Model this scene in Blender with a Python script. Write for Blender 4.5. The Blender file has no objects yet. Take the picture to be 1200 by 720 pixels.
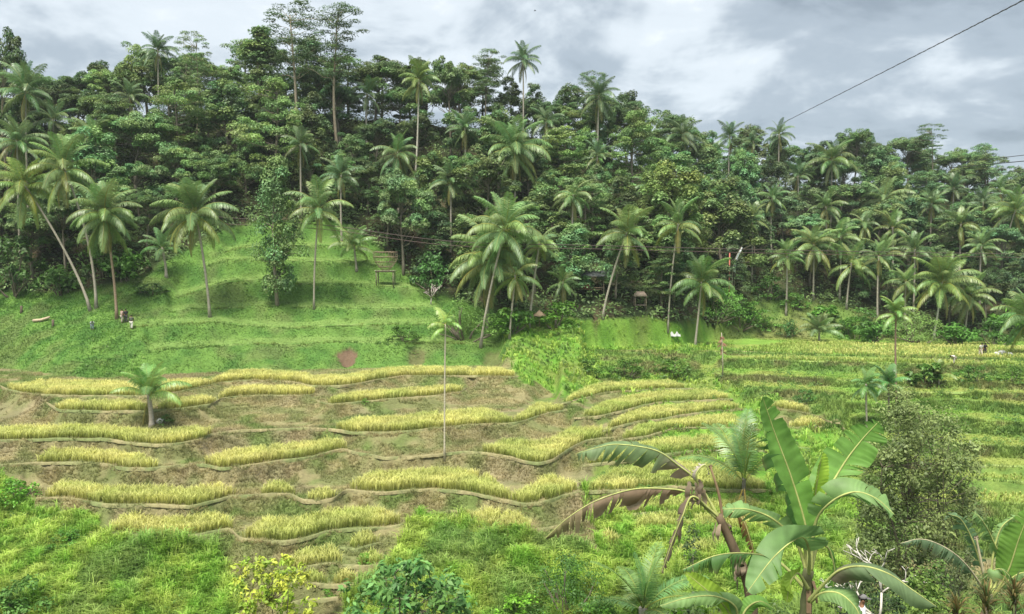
import bpy, math, random
import numpy as np
from mathutils import Vector, Matrix
random.seed(7); RNG = np.random.default_rng(11)
SC = bpy.context.scene
COL = SC.collection
# ------------------------------------------------------------------ camera, sky, sun, exposure
F = 942.0; PITCH = math.atan(40.0 / F); CZ = 24.0
cam_d = bpy.data.cameras.new('camera'); cam = bpy.data.objects.new('camera', cam_d); COL.objects.link(cam)
cam_d.sensor_width = 36.0; cam_d.lens = 36.0 * F / 1200.0; cam_d.clip_start = 0.1; cam_d.clip_end = 6000
cam.location = (0, 0, CZ); cam.rotation_euler = (math.pi / 2 - PITCH, 0, 0)
SC.camera = cam
SUN_EL, SUN_AZ = math.radians(66), math.radians(205)      # azimuth clockwise from +Y: behind the viewer, to the left
W = bpy.data.worlds.new('World'); SC.world = W; W.use_nodes = True
def build_world():
    nt = W.node_tree; nt.nodes.clear(); N = nt.nodes.new; L = nt.links.new
    out = N('ShaderNodeOutputWorld'); bg = N('ShaderNodeBackground')
    sky = N('ShaderNodeTexSky'); sky.sky_type = 'NISHITA'; sky.sun_disc = False
    sky.sun_elevation = SUN_EL; sky.sun_rotation = SUN_AZ
    sm = N('ShaderNodeVectorMath'); sm.operation = 'SCALE'; sm.inputs['Scale'].default_value = 0.10
    L(sky.outputs['Color'], sm.inputs[0])
    tc = N('ShaderNodeTexCoord'); sep = N('ShaderNodeSeparateXYZ'); L(tc.outputs['Generated'], sep.inputs[0])
    ab = N('ShaderNodeMath'); ab.operation = 'ABSOLUTE'; L(sep.outputs['Z'], ab.inputs[0])
    ad = N('ShaderNodeMath'); ad.operation = 'ADD'; L(ab.outputs[0], ad.inputs[0]); ad.inputs[1].default_value = 0.22
    dx = N('ShaderNodeMath'); dx.operation = 'DIVIDE'; L(sep.outputs['X'], dx.inputs[0]); L(ad.outputs[0], dx.inputs[1])
    dy = N('ShaderNodeMath'); dy.operation = 'DIVIDE'; L(sep.outputs['Y'], dy.inputs[0]); L(ad.outputs[0], dy.inputs[1])
    cb = N('ShaderNodeCombineXYZ'); L(dx.outputs[0], cb.inputs[0]); L(dy.outputs[0], cb.inputs[1])
    def noise(scale, det, rough, off, dist):
        mp = N('ShaderNodeMapping'); mp.inputs['Location'].default_value = off; L(cb.outputs[0], mp.inputs[0])
        n = N('ShaderNodeTexNoise'); n.inputs['Scale'].default_value = scale; n.inputs['Detail'].default_value = det
        n.inputs['Roughness'].default_value = rough; n.inputs['Distortion'].default_value = dist
        L(mp.outputs[0], n.inputs['Vector']); return n
    n1 = noise(1.0, 8, 0.55, (3.1, 1.7, 0.4), 0.4); n2 = noise(2.6, 5, 0.55, (9.2, 4.4, 1.0), 0.5)
    mixn = N('ShaderNodeMix'); mixn.data_type = 'FLOAT'; mixn.inputs[0].default_value = 0.33
    L(n1.outputs[0], mixn.inputs[2]); L(n2.outputs[0], mixn.inputs[3])
    cr = N('ShaderNodeValToRGB'); cr.color_ramp.interpolation = 'EASE'
    e = cr.color_ramp.elements
    e[0].position = 0.38; e[0].color = (0.15, 0.18, 0.205, 1)
    e[1].position = 0.64; e[1].color = (0.58, 0.59, 0.60, 1)
    m1 = e.new(0.45); m1.color = (0.21, 0.245, 0.275, 1)
    m2 = e.new(0.54); m2.color = (0.37, 0.405, 0.43, 1)
    L(mixn.outputs[0], cr.inputs[0])
    mx = N('ShaderNodeMix'); mx.data_type = 'RGBA'; mx.inputs[0].default_value = 0.92
    L(sm.outputs[0], mx.inputs[6]); L(cr.outputs[0], mx.inputs[7])
    L(mx.outputs[2], bg.inputs['Color']); bg.inputs['Strength'].default_value = 1.0
    L(bg.outputs[0], out.inputs[0])
build_world()
sd = bpy.data.lights.new('sun', 'SUN'); sd.energy = 3.0; sd.angle = math.radians(24); sd.color = (1.0, 0.95, 0.84)
sun = bpy.data.objects.new('sun', sd); COL.objects.link(sun)
sdir = Vector((math.sin(SUN_AZ) * math.cos(SUN_EL), math.cos(SUN_AZ) * math.cos(SUN_EL), math.sin(SUN_EL)))
sun.rotation_euler = sdir.to_track_quat('Z', 'Y').to_euler(); sun.location = (-30, -30, 90)
SC.view_settings.view_transform = 'Standard'; SC.view_settings.look = 'None'
SC.view_settings.exposure = 1.2; SC.view_settings.gamma = 1.0; SC.view_settings.use_curve_mapping = False
SC.render.engine = 'CYCLES'
SC.cycles.max_bounces = 7; SC.cycles.diffuse_bounces = 4; SC.cycles.transmission_bounces = 4
SC.cycles.use_denoising = True; SC.cycles.caustics_reflective = False; SC.cycles.caustics_refractive = False

# ------------------------------------------------------------------ helpers: numbers
CP, SP = math.cos(PITCH), math.sin(PITCH)
def ray(u, v):
    x = (u - 600.0) / F; y = (360.0 - v) / F
    return np.array([x, CP + y * SP, -SP + y * CP])       # world direction (forward about 1)
def at_Y(u, v, Y):
    d = ray(u, v); t = Y / d[1]
    return np.array([d[0] * t, Y, CZ + d[2] * t])
def project(X, Y, Z):
    z = Z - CZ; dep = Y * CP - z * SP; up = Y * SP + z * CP
    return 600 + F * X / dep, 360 - F * up / dep
def sm01(x, a, b):
    t = np.clip((x - a) / (b - a), 0, 1); return t * t * (3 - 2 * t)
def _hash(ix, iy, s):
    h = (ix * 374761393 + iy * 668265263 + s * 1442695041) & 0xFFFFFFFF
    h = ((h ^ (h >> 13)) * 1274126177) & 0xFFFFFFFF
    return ((h ^ (h >> 16)) & 0xFFFF) / 65535.0
def vnoise(x, y, s=0):
    x = np.asarray(x, float); y = np.asarray(y, float)
    ix = np.floor(x).astype(np.int64); iy = np.floor(y).astype(np.int64)
    fx = x - ix; fy = y - iy; fx = fx * fx * (3 - 2 * fx); fy = fy * fy * (3 - 2 * fy)
    a = _hash(ix, iy, s); b = _hash(ix + 1, iy, s); c = _hash(ix, iy + 1, s); d = _hash(ix + 1, iy + 1, s)
    return (a * (1 - fx) + b * fx) * (1 - fy) + (c * (1 - fx) + d * fx) * fy
def fbm(x, y, s=0, o=4):
    r = 0.0; am = 0.5; tot = 0.0
    for k in range(o):
        r = r + am * vnoise(np.asarray(x) * 2 ** k, np.asarray(y) * 2 ** k, s + k * 17); tot += am; am *= 0.5
    return r / tot
def inpoly(u, v, poly):
    r = np.zeros(np.shape(u), bool); n = len(poly)
    for i in range(n):
        x1, y1 = poly[i]; x2, y2 = poly[(i + 1) % n]
        if y1 == y2: continue
        c = ((y1 > v) != (y2 > v)) & (u < (x2 - x1) * (v - y1) / (y2 - y1) + x1); r ^= c
    return r

# ------------------------------------------------------------------ helpers: meshes and objects
def mk_mesh(name, verts, quads=None, tris=None, mats=(), cols=None, smooth=True):
    verts = np.asarray(verts, np.float32).reshape(-1, 3)
    quads = np.zeros((0, 4), np.int32) if quads is None else np.asarray(quads, np.int32).reshape(-1, 4)
    tris = np.zeros((0, 3), np.int32) if tris is None else np.asarray(tris, np.int32).reshape(-1, 3)
    me = bpy.data.meshes.new(name)
    me.vertices.add(len(verts)); me.vertices.foreach_set('co', verts.ravel())
    nl = quads.size + tris.size; npoly = len(quads) + len(tris)
    me.loops.add(nl); me.polygons.add(npoly)
    me.loops.foreach_set('vertex_index', np.concatenate([quads.ravel(), tris.ravel()]))
    st = np.concatenate([np.arange(len(quads)) * 4, quads.size + np.arange(len(tris)) * 3]).astype(np.int32)
    me.polygons.foreach_set('loop_start', st)
    if smooth: me.polygons.foreach_set('use_smooth', np.ones(npoly, bool))
    me.update(calc_edges=True)
    if cols is not None:
        c = np.ones((len(verts), 4), np.float32); c[:, :3] = np.asarray(cols, np.float32).reshape(-1, 3)
        at = me.color_attributes.new('Col', 'FLOAT_COLOR', 'POINT'); at.data.foreach_set('color', c.ravel())
    for m in mats: me.materials.append(m)
    return me
class Bag:
    """collects vertices, quads, triangles and a colour for each vertex"""
    def __init__(s): s.v = []; s.q = []; s.t = []; s.c = []; s.n = 0
    def add(s, v, q=None, t=None, c=(1, 1, 1)):
        v = np.asarray(v, float).reshape(-1, 3); s.v.append(v)
        if q is not None and len(q): s.q.append(np.asarray(q, int).reshape(-1, 4) + s.n)
        if t is not None and len(t): s.t.append(np.asarray(t, int).reshape(-1, 3) + s.n)
        c = np.asarray(c, float)
        s.c.append(np.broadcast_to(c, (len(v), 3)) if c.ndim == 1 else c); s.n += len(v)
    def tube(s, pts, rad, sides=6, c=(1, 1, 1), cap=True):
        pts = np.asarray(pts, float); n = len(pts); rad = np.broadcast_to(np.asarray(rad, float), (n,))
        tg = np.gradient(pts, axis=0); tg /= np.linalg.norm(tg, axis=1)[:, None] + 1e-9
        ref = np.array([0.31, 0.95, 0.05]) if abs(tg[0][2]) > 0.7 else np.array([0.0, 0.0, 1.0])
        vs = []
        for i in range(n):
            a = np.cross(tg[i], ref); a /= np.linalg.norm(a) + 1e-9; b = np.cross(tg[i], a)
            th = np.arange(sides) / sides * 2 * math.pi
            vs.append(pts[i] + rad[i] * (np.cos(th)[:, None] * a + np.sin(th)[:, None] * b))
        q = [(i * sides + k, i * sides + (k + 1) % sides, (i + 1) * sides + (k + 1) % sides, (i + 1) * sides + k)
             for i in range(n - 1) for k in range(sides)]
        t = []
        vv = np.concatenate(vs)
        if cap:
            vv = np.concatenate([vv, pts[:1], pts[-1:]]); o = n * sides
            t = [(o, (k + 1) % sides, k) for k in range(sides)] + [(o + 1, (n - 1) * sides + k, (n - 1) * sides + (k + 1) % sides) for k in range(sides)]
        s.add(vv, q, t, c)
    def box(s, c0, sz, col=(1, 1, 1), rot=None):
        h = np.asarray(sz) / 2.0
        v = np.array([[x, y, z] for z in (-1, 1) for y in (-1, 1) for x in (-1, 1)]) * h
        if rot is not None: v = v @ np.array(rot.to_3x3()).T
        s.add(v + np.asarray(c0), [(0, 2, 3, 1), (4, 5, 7, 6), (0, 1, 5, 4), (2, 6, 7, 3), (0, 4, 6, 2), (1, 3, 7, 5)], None, col)
    def leaves(s, P, Nn, size, asp, colr, rng, fold=0.18):
        """one folded leaf blade (4 corners) for each point"""
        n = len(P); Nn = Nn / (np.linalg.norm(Nn, axis=1)[:, None] + 1e-9)
        r = rng.normal(size=(n, 3)); a = np.cross(Nn, r); a /= np.linalg.norm(a, axis=1)[:, None] + 1e-9
        b = np.cross(Nn, a); L = np.asarray(size).reshape(-1, 1) * np.ones((n, 1)); Wd = L * asp
        v = np.stack([P - a * L * .5, P + b * Wd * .5 + Nn * L * fold * .5, P + a * L * .5 - Nn * L * fold, P - b * Wd * .5 + Nn * L * fold * .5], 1)
        q = np.arange(n * 4).reshape(n, 4)
        s.add(v.reshape(-1, 3), q, None, np.repeat(colr, 4, 0))
    def mesh(s, name, mats, smooth=True):
        v = np.concatenate(s.v) if s.v else np.zeros((0, 3))
        return mk_mesh(name, v, np.concatenate(s.q) if s.q else None, np.concatenate(s.t) if s.t else None, mats,
                       np.concatenate(s.c) if s.c else None, smooth)
    def obj(s, name, mats, parent=None, smooth=True):
        o = bpy.data.objects.new(name, s.mesh(name, mats, smooth)); COL.objects.link(o); o.parent = parent; return o
def tag(o, label=None, cat=None, group=None, kind=None):
    if label: o['label'] = label
    if cat: o['category'] = cat
    if group: o['group'] = group
    if kind: o['kind'] = kind
    return o
def empty(name, loc, label=None, cat=None, group=None, rz=0.0):
    o = bpy.data.objects.new(name, None); COL.objects.link(o); o.location = loc; o.rotation_euler = (0, 0, rz)
    o.empty_display_size = 0.3
    return tag(o, label, cat, group)
def inst(name, me, parent, loc=(0, 0, 0), rot=(0, 0, 0), scale=1.0, color=None):
    o = bpy.data.objects.new(name, me); COL.objects.link(o); o.parent = parent
    o.location = loc; o.rotation_euler = rot; o.scale = (scale,) * 3 if not hasattr(scale, '__len__') else scale
    if color is not None: o.color = (*color, 1)
    return o

# ------------------------------------------------------------------ materials
def mat_base(name):
    m = bpy.data.materials.new(name); m.use_nodes = True; nt = m.node_tree; nt.nodes.clear()
    return m, nt, nt.nodes.new, nt.links.new
def leaf_mat(name, rough=0.5, spec=0.35, trans=0.28, vary=0.25, nscale=1.2):
    m, nt, N, L = mat_base(name)
    at = N('ShaderNodeAttribute'); at.attribute_name = 'Col'; oi = N('ShaderNodeObjectInfo')
    mu = N('ShaderNodeMix'); mu.data_type = 'RGBA'; mu.blend_type = 'MULTIPLY'; mu.inputs[0].default_value = 1
    L(at.outputs['Color'], mu.inputs[6]); L(oi.outputs['Color'], mu.inputs[7])
    ge = N('ShaderNodeNewGeometry'); no = N('ShaderNodeTexNoise'); no.inputs['Scale'].default_value = nscale; no.inputs['Detail'].default_value = 3
    L(ge.outputs['Position'], no.inputs['Vector'])
    mr = N('ShaderNodeMapRange'); mr.inputs[1].default_value = 0.3; mr.inputs[2].default_value = 0.7
    mr.inputs[3].default_value = 1 - vary; mr.inputs[4].default_value = 1 + vary; L(no.outputs[0], mr.inputs[0])
    hs = N('ShaderNodeHueSaturation'); L(mr.outputs[0], hs.inputs['Value']); L(mu.outputs[2], hs.inputs['Color'])
    p = N('ShaderNodeBsdfPrincipled'); L(hs.outputs[0], p.inputs['Base Color']); p.inputs['Roughness'].default_value = rough
    p.inputs['Specular IOR Level'].default_value = spec
    t = N('ShaderNodeBsdfTranslucent'); L(hs.outputs[0], t.inputs['Color'])
    mx = N('ShaderNodeMixShader'); mx.inputs[0].default_value = trans
    L(p.outputs[0], mx.inputs[1]); L(t.outputs[0], mx.inputs[2])
    o = N('ShaderNodeOutputMaterial'); L(mx.outputs[0], o.inputs[0]); return m
def solid_mat(name, scale=6.0, vary=0.3, rough=0.85, spec=0.2, bump=0.4, stretch=(1, 1, 1), use_attr=True):
    m, nt, N, L = mat_base(name)
    at = N('ShaderNodeAttribute'); at.attribute_name = 'Col'; oi = N('ShaderNodeObjectInfo')
    mu = N('ShaderNodeMix'); mu.data_type = 'RGBA'; mu.blend_type = 'MULTIPLY'; mu.inputs[0].default_value = 1
    mu.inputs[6].default_value = (1, 1, 1, 1)
    if use_attr: L(at.outputs['Color'], mu.inputs[6])
    L(oi.outputs['Color'], mu.inputs[7])
    tc = N('ShaderNodeTexCoord'); mp = N('ShaderNodeMapping'); mp.inputs['Scale'].default_value = stretch; L(tc.outputs['Object'], mp.inputs[0])
    no = N('ShaderNodeTexNoise'); no.inputs['Scale'].default_value = scale; no.inputs['Detail'].default_value = 5; no.inputs['Roughness'].default_value = 0.65
    L(mp.outputs[0], no.inputs['Vector'])
    mr = N('ShaderNodeMapRange'); mr.inputs[1].default_value = 0.3; mr.inputs[2].default_value = 0.7
    mr.inputs[3].default_value = 1 - vary; mr.inputs[4].default_value = 1 + vary; L(no.outputs[0], mr.inputs[0])
    hs = N('ShaderNodeHueSaturation'); L(mr.outputs[0], hs.inputs['Value']); L(mu.outputs[2], hs.inputs['Color'])
    p = N('ShaderNodeBsdfPrincipled'); L(hs.outputs[0], p.inputs['Base Color']); p.inputs['Roughness'].default_value = rough
    p.inputs['Specular IOR Level'].default_value = spec
    bu = N('ShaderNodeBump'); bu.inputs['Strength'].default_value = bump; bu.inputs['Distance'].default_value = 0.04
    L(no.outputs[0], bu.inputs['Height']); L(bu.outputs[0], p.inputs['Normal'])
    o = N('ShaderNodeOutputMaterial'); L(p.outputs[0], o.inputs[0]); return m
def ground_mat():
    m, nt, N, L = mat_base('terrain_soil_and_grass')
    at = N('ShaderNodeAttribute'); at.attribute_name = 'Col'
    ge = N('ShaderNodeNewGeometry')
    def noise(s, d, r=0.6):
        n = N('ShaderNodeTexNoise'); n.inputs['Scale'].default_value = s; n.inputs['Detail'].default_value = d; n.inputs['Roughness'].default_value = r
        L(ge.outputs['Position'], n.inputs['Vector']); return n
    a = noise(0.55, 4); b = noise(3.6, 9, 0.78)
    r1 = N('ShaderNodeMapRange'); r1.inputs[1].default_value = .3; r1.inputs[2].default_value = .7; r1.inputs[3].default_value = .82; r1.inputs[4].default_value = 1.18; L(a.outputs[0], r1.inputs[0])
    r2 = N('ShaderNodeMapRange'); r2.inputs[1].default_value = .25; r2.inputs[2].default_value = .75; r2.inputs[3].default_value = .62; r2.inputs[4].default_value = 1.38; L(b.outputs[0], r2.inputs[0])
    mu = N('ShaderNodeMath'); mu.operation = 'MULTIPLY'; L(r1.outputs[0], mu.inputs[0]); L(r2.outputs[0], mu.inputs[1])
    hs = N('ShaderNodeHueSaturation'); L(mu.outputs[0], hs.inputs['Value']); L(at.outputs['Color'], hs.inputs['Color'])
    p = N('ShaderNodeBsdfPrincipled'); p.inputs['Roughness'].default_value = 0.95; p.inputs['Specular IOR Level'].default_value = 0.1
    L(hs.outputs[0], p.inputs['Base Color'])
    bu = N('ShaderNodeBump'); bu.inputs['Strength'].default_value = 0.9; bu.inputs['Distance'].default_value = 0.25
    L(b.outputs[0], bu.inputs['Height']); L(bu.outputs[0], p.inputs['Normal'])
    o = N('ShaderNodeOutputMaterial'); L(p.outputs[0], o.inputs[0]); return m
M_LEAF = leaf_mat('tree_leaf'); M_PALM = leaf_mat('palm_leaflet', rough=0.38, spec=0.5, trans=0.22, vary=0.15)
M_BANANA = leaf_mat('banana_leaf', rough=0.5, spec=0.3, trans=0.42, vary=0.2, nscale=4.0)
M_GRASS = leaf_mat('grass_blade', rough=0.6, spec=0.25, trans=0.4, vary=0.22, nscale=0.8)
M_RICE = leaf_mat('rice_blade', rough=0.6, spec=0.25, trans=0.4, vary=0.16, nscale=0.6)
M_BARK = solid_mat('bark', 5, 0.35, stretch=(1, 1, 0.35)); M_PTRUNK = solid_mat('palm_trunk', 4, 0.28, stretch=(0.5, 0.5, 3.0))
M_GROUND = ground_mat(); M_BUND = solid_mat('dry_bund_grass', 3.0, 0.32, rough=0.95, bump=0.9)
M_WOOD = solid_mat('weathered_wood', 8, 0.3); M_CLOTH = solid_mat('cloth', 20, 0.1, bump=0.1); M_SKIN = solid_mat('skin', 10, 0.08, rough=0.6, bump=0.05)
M_PERSON = solid_mat('person_cloth_and_skin', 20, 0.08, rough=0.75, bump=0.05, use_attr=False)
M_CABLE = solid_mat('cable_sheath', 30, 0.15, rough=0.6, bump=0.05); M_THATCH = solid_mat('thatch', 14, 0.35, bump=0.9, stretch=(1, 1, 0.3))

# ------------------------------------------------------------------ the lie of the land: level lines of each terrace
# name: (level below the eye, points of the front edge as seen, depth of the bare tread, riser shape)
LINES = {
 'L1': (-11.5, [(-330, 448), (0, 452), (5, 456), (30, 462), (75, 464.5), (150, 464.5), (180, 464), (215, 459), (245, 452), (262, 448), (300, 446), (345, 448), (366, 453), (400, 453), (425, 449), (460, 442.5), (475, 441), (550, 441), (600, 442.5), (612, 440)]),
 'L2': (-12.1, [(52, 470), (60, 475), (68, 481), (100, 482.5), (170, 482.5), (180, 481), (215, 479.5), (250, 474), (257, 468), (275, 465.5), (300, 464), (362, 464), (372, 461)]),
 'L3': (-12.5, [(366, 468), (385, 475), (450, 469), (512, 464), (540, 460), (552, 452), (562, 450)]),
 'L4': (-13.6, [(-330, 520), (0, 517), (38, 516), (75, 514.5), (100, 515), (120, 514.5), (150, 519), (185, 522.5), (212, 520), (237, 515), (247, 509), (275, 506), (300, 504), (350, 503), (387, 503), (407, 507), (437, 508), (475, 506), (507, 503), (537, 500), (562, 498), (600, 497), (615, 494), (637, 486), (666, 480)]),
 'L5': (-14.8, [(-330, 548), (0, 546), (37, 544), (67, 542.5), (100, 543), (125, 544.5), (150, 550), (175, 550), (207, 546), (240, 545), (260, 550), (300, 545), (325, 541), (350, 539), (370, 535), (387, 530), (405, 527), (420, 532), (450, 537), (487, 536), (525, 532), (545, 530), (565, 531), (600, 537), (615, 542), (632, 544), (650, 539), (670, 525), (687, 517), (720, 512)]),
 'L6': (-16.2, [(30, 580), (37, 585), (50, 584.5), (82, 585), (105, 589), (125, 592.5), (187, 592.5), (225, 594.5), (237, 591), (262, 585), (272, 582), (300, 581), (325, 580), (342, 580), (355, 588), (375, 588), (393, 585), (402, 577), (407, 575), (425, 577), (455, 577.5), (480, 575), (507, 574), (525, 575), (550, 577.5), (570, 582.5), (600, 589), (615, 592), (635, 590), (662, 581), (680, 577), (740, 575), (790, 570), (850, 575), (905, 575)]),
 'L7': (-17.3, [(105, 622), (112, 625), (150, 626), (175, 630), (200, 631), (237, 627), (260, 622), (270, 620), (280, 633), (300, 635), (337, 636), (357, 632), (382, 624), (412, 620.5), (450, 619.5), (470, 616), (479, 612), (500, 603), (530, 600), (545, 603), (555, 615), (565, 620), (600, 625), (633, 622), (680, 612), (720, 606), (780, 600), (850, 605), (905, 600)]),
 'L8': (-17.8, [(396, 640), (418, 645), (442, 638), (452, 634)]),
 'L9': (-18.1, [(322, 674), (330, 672), (362, 666), (387, 662), (425, 665), (452, 661)]),
 'L10': (-18.6, [(340, 686), (372, 686), (385, 688), (412, 686), (424, 682)]),
 'L11': (-19.0, [(335, 707), (350, 706), (382, 704), (398, 700)]),
 'N5': (-17.6, [(735, 624), (780, 621), (850, 625), (910, 621)]),
 'N3': (-17.9, [(690, 640), (702, 639), (725, 641), (745, 640)]),
 'N4': (-17.9, [(790, 656), (800, 656), (825, 652), (860, 650)]),
 'M1': (-13.1, [(655, 474), (665, 472), (687, 467), (707, 461), (730, 459), (762, 457), (802, 456), (812, 455)]),
 'M2': (-13.6, [(672, 490), (682, 490), (700, 489), (730, 482), (755, 475), (775, 472), (825, 470), (860, 467)]),
 'M3': (-14.2, [(706, 505), (712, 504), (730, 499), (750, 494), (775, 492), (800, 487), (837, 482), (872, 480)]),
 'M4': (-14.8, [(724, 517), (730, 516), (760, 511), (785, 504), (812, 502), (847, 502), (890, 503)]),
 'M5': (-15.5, [(680, 546), (690, 545), (740, 540), (800, 530), (860, 528), (910, 530)]),
 'S1': (-13.6, [(894, 478), (905, 479), (932, 482), (955, 487), (972, 495), (985, 496)]),
 'S2': (-14.2, [(915, 502), (927, 502), (950, 501), (967, 501), (990, 502)]),
 'R1': (-10.75, [(684, 411), (800, 412), (866, 412), (950, 416), (1050, 418), (1130, 420), (1200, 421), (1530, 424)]),
 'R2': (-11.1, [(840, 421), (950, 424), (1050, 426), (1200, 431), (1530, 436)]),
 'R3': (-12.0, [(822, 437), (900, 440), (1000, 447), (1060, 448), (1120, 447), (1200, 450), (1530, 455)]),
 'R4': (-12.6, [(870, 452), (900, 455), (960, 460), (1020, 462), (1100, 460), (1200, 462), (1530, 468)]),
 'R5': (-13.2, [(990, 474), (1050, 474), (1120, 468), (1200, 476), (1530, 480)]),
 'R6': (-13.9, [(995, 490), (1100, 488), (1200, 497), (1530, 500)]),
 'R7': (-14.9, [(992, 515), (1120, 520), (1200, 525), (1530, 530)]),
 'R8': (-15.6, [(960, 538), (1120, 545), (1200, 548), (1530, 552)]),
 'R9': (-16.1, [(955, 556), (1120, 560), (1200, 566), (1530, 570)]),
 'R10': (-16.8, [(950, 582), (1115, 587), (1200, 592), (1530, 596)]),
 'G2': (-8.25, [(172, 411), (190, 409), (250, 405), (300, 402), (400, 401), (500, 401), (560, 402), (584, 408)]),
 'G3': (-6.5, [(150, 385), (165, 382), (250, 376), (283, 381), (350, 386), (400, 380), (510, 380), (530, 383)]),
 'G4': (-4.5, [(196, 366), (220, 361), (310, 359), (400, 360), (505, 360), (515, 362)]),
 'G5': (-1.9, [(204, 347), (213, 345), (267, 330), (307, 326), (340, 332), (400, 334), (477, 336), (492, 340)]),
 'G6': (0.9, [(236, 314), (260, 306), (330, 305), (400, 307), (450, 309)]),
 'G7': (3.2, [(262, 293), (300, 287), (360, 287), (420, 289)]),
}
RICE = [  # line, from, to, depth at start, depth at end, height, yellow 0..1
 ('L1', 6, 246, 5.0, 3.0, .80, .85), ('L1', 246, 604, 3.0, 2.4, .85, .9), ('L2', 62, 170, 1.6, 1.6, .8, .8), ('L2', 183, 252, 1.6, 1.6, .8, .75), ('L2', 255, 368, 1.8, 1.8, .85, 1.0),
 ('L3', 384, 541, 1.6, 1.6, .85, .75), ('L4', -60, 247, 1.8, 1.9, .82, .75), ('L4', 393, 600, 2.2, 3.6, .85, .7), ('L4', 600, 660, 3.8, 8, .8, .7),
 ('L5', 40, 180, 1.7, 1.7, .8, .8), ('L5', 238, 404, 2.2, 1.8, .85, .75), ('L5', 566, 718, 2.6, 4.5, .8, .65),
 ('L6', 47, 271, 1.6, 1.6, .85, .8), ('L6', 302, 342, 1.1, 1.1, .7, .6), ('L6', 356, 392, 1.0, 1.0, .65, .7), ('L6', 409, 600, 2.2, 2.8, .9, .6), ('L6', 600, 680, 2.8, 3.0, .9, .65),
 ('L7', 122, 268, 1.5, 1.6, .85, .8), ('L7', 282, 466, 1.9, 1.6, .85, .6), ('L7', 548, 624, 3.0, 2.0, .85, .8),
 ('L8', 405, 441, .9, .9, .65, .6), ('L9', 330, 400, .9, .9, .75, .55), ('L9', 418, 448, .8, .8, .65, .4), ('L10', 350, 378, .8, .8, .7, .6), ('L10', 388, 416, .8, .8, .75, .8), ('L11', 342, 385, 1.0, 1.0, .85, .95),
 ('M1', 664, 803, 3.4, 3.0, .75, .6), ('M2', 684, 856, 4.0, 4.0, .75, .55), ('M3', 714, 868, 4.0, 4.0, .75, .6), ('M4', 732, 884, 4.0, 4.0, .75, .5), ('M5', 690, 905, 3.2, 3.2, .75, .45),
 ('L6', 690, 900, 3.6, 3.6, .75, .55), ('L7', 690, 900, 2.6, 2.6, .75, .55), ('N3', 702, 728, 1.6, 1.6, .8, .8), ('N4', 792, 858, 1.4, 1.4, .8, .6), ('N5', 742, 900, 1.8, 1.8, .78, .6),
 ('S1', 905, 950, 2.5, 1.5, .75, .7), ('S2', 928, 968, 2.5, 2.5, .75, .75),
 ('R1', 860, 1260, 18, 14, .55, .55), ('R2', 880, 1260, 3.5, 3.5, .55, .25), ('R9', 1110, 1260, 2.2, 2.2, .35, .35), ('R10', 1105, 1260, 3, 3, .4, .4),
]
RICE = [(k, u0, u1, d0 * (1.6 if k[0] == 'L' else 1.3 if k[0] == 'M' else 1) + .2, d1 * (1.6 if k[0] == 'L' else 1.3 if k[0] == 'M' else 1) + .2, h, yl) for (k, u0, u1, d0, d1, h, yl) in RICE]
# slope anchors seen as (column, row, distance): foot of the grass hill, foot of the wood
GF = [(-330, 436), (0, 432), (20, 433), (80, 441), (110, 444), (180, 440), (240, 437), (400, 432), (588, 428)]
WF = [(-330, 345, 112), (0, 345, 112), (90, 345, 110), (160, 330, 111), (210, 300, 116), (260, 272, 122), (300, 262, 125), (400, 262, 125), (440, 285, 123), (480, 325, 119), (500, 345, 117), (560, 362, 114), (600, 368, 112), (690, 378, 113), (760, 374, 116), (800, 383, 118), (835, 366, 130), (900, 350, 139), (1000, 362, 137), (1060, 380, 134), (1100, 395, 131), (1200, 398, 129), (1530, 398, 129)]
RB = [(825, 396), (900, 395), (1000, 396), (1060, 398), (1090, 399)]
RIDGE_U = [-330, 0, 300, 450, 600, 700, 800, 900, 1000, 1100, 1200, 1530]
RIDGE_Z = [27, 27, 31, 29, 27, 23.5, 19.5, 18.5, 20, 18, 12, 8]
RIDGE_Y = [152, 152, 155, 155, 155, 160, 168, 182, 186, 186, 180, 178]
U2A = lambda u: (np.asarray(u, float) - 600.0) / F
a_core = np.arange(-0.69, 0.6901, 0.0028)
AC = np.concatenate([np.arange(-1.0, -0.69, 0.012), a_core, np.arange(0.692, 1.0, 0.012)])
YR = np.concatenate([[1, 2, 3, 4.5, 6, 8, 10], np.arange(12, 44, 1.0), np.arange(44, 100, 0.175), np.arange(100, 126, 0.3), np.arange(126, 200, 1.6), [205, 215, 230, 260, 320, 420]])
NC, NR = len(AC), len(YR)
EDGE = {}
G_Y = {'G2': 4.5, 'G3': 9.0, 'G4': 13.5, 'G5': 18.0, 'G6': 22.0, 'G7': 26.0}
gfa, gfy = [], []
for (u, v) in GF:
    d = ray(u, v); gfa.append(d[0] / d[1]); gfy.append(d[1] * (-11.45) / d[2])
GFY = np.interp(AC, gfa, gfy)
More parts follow.
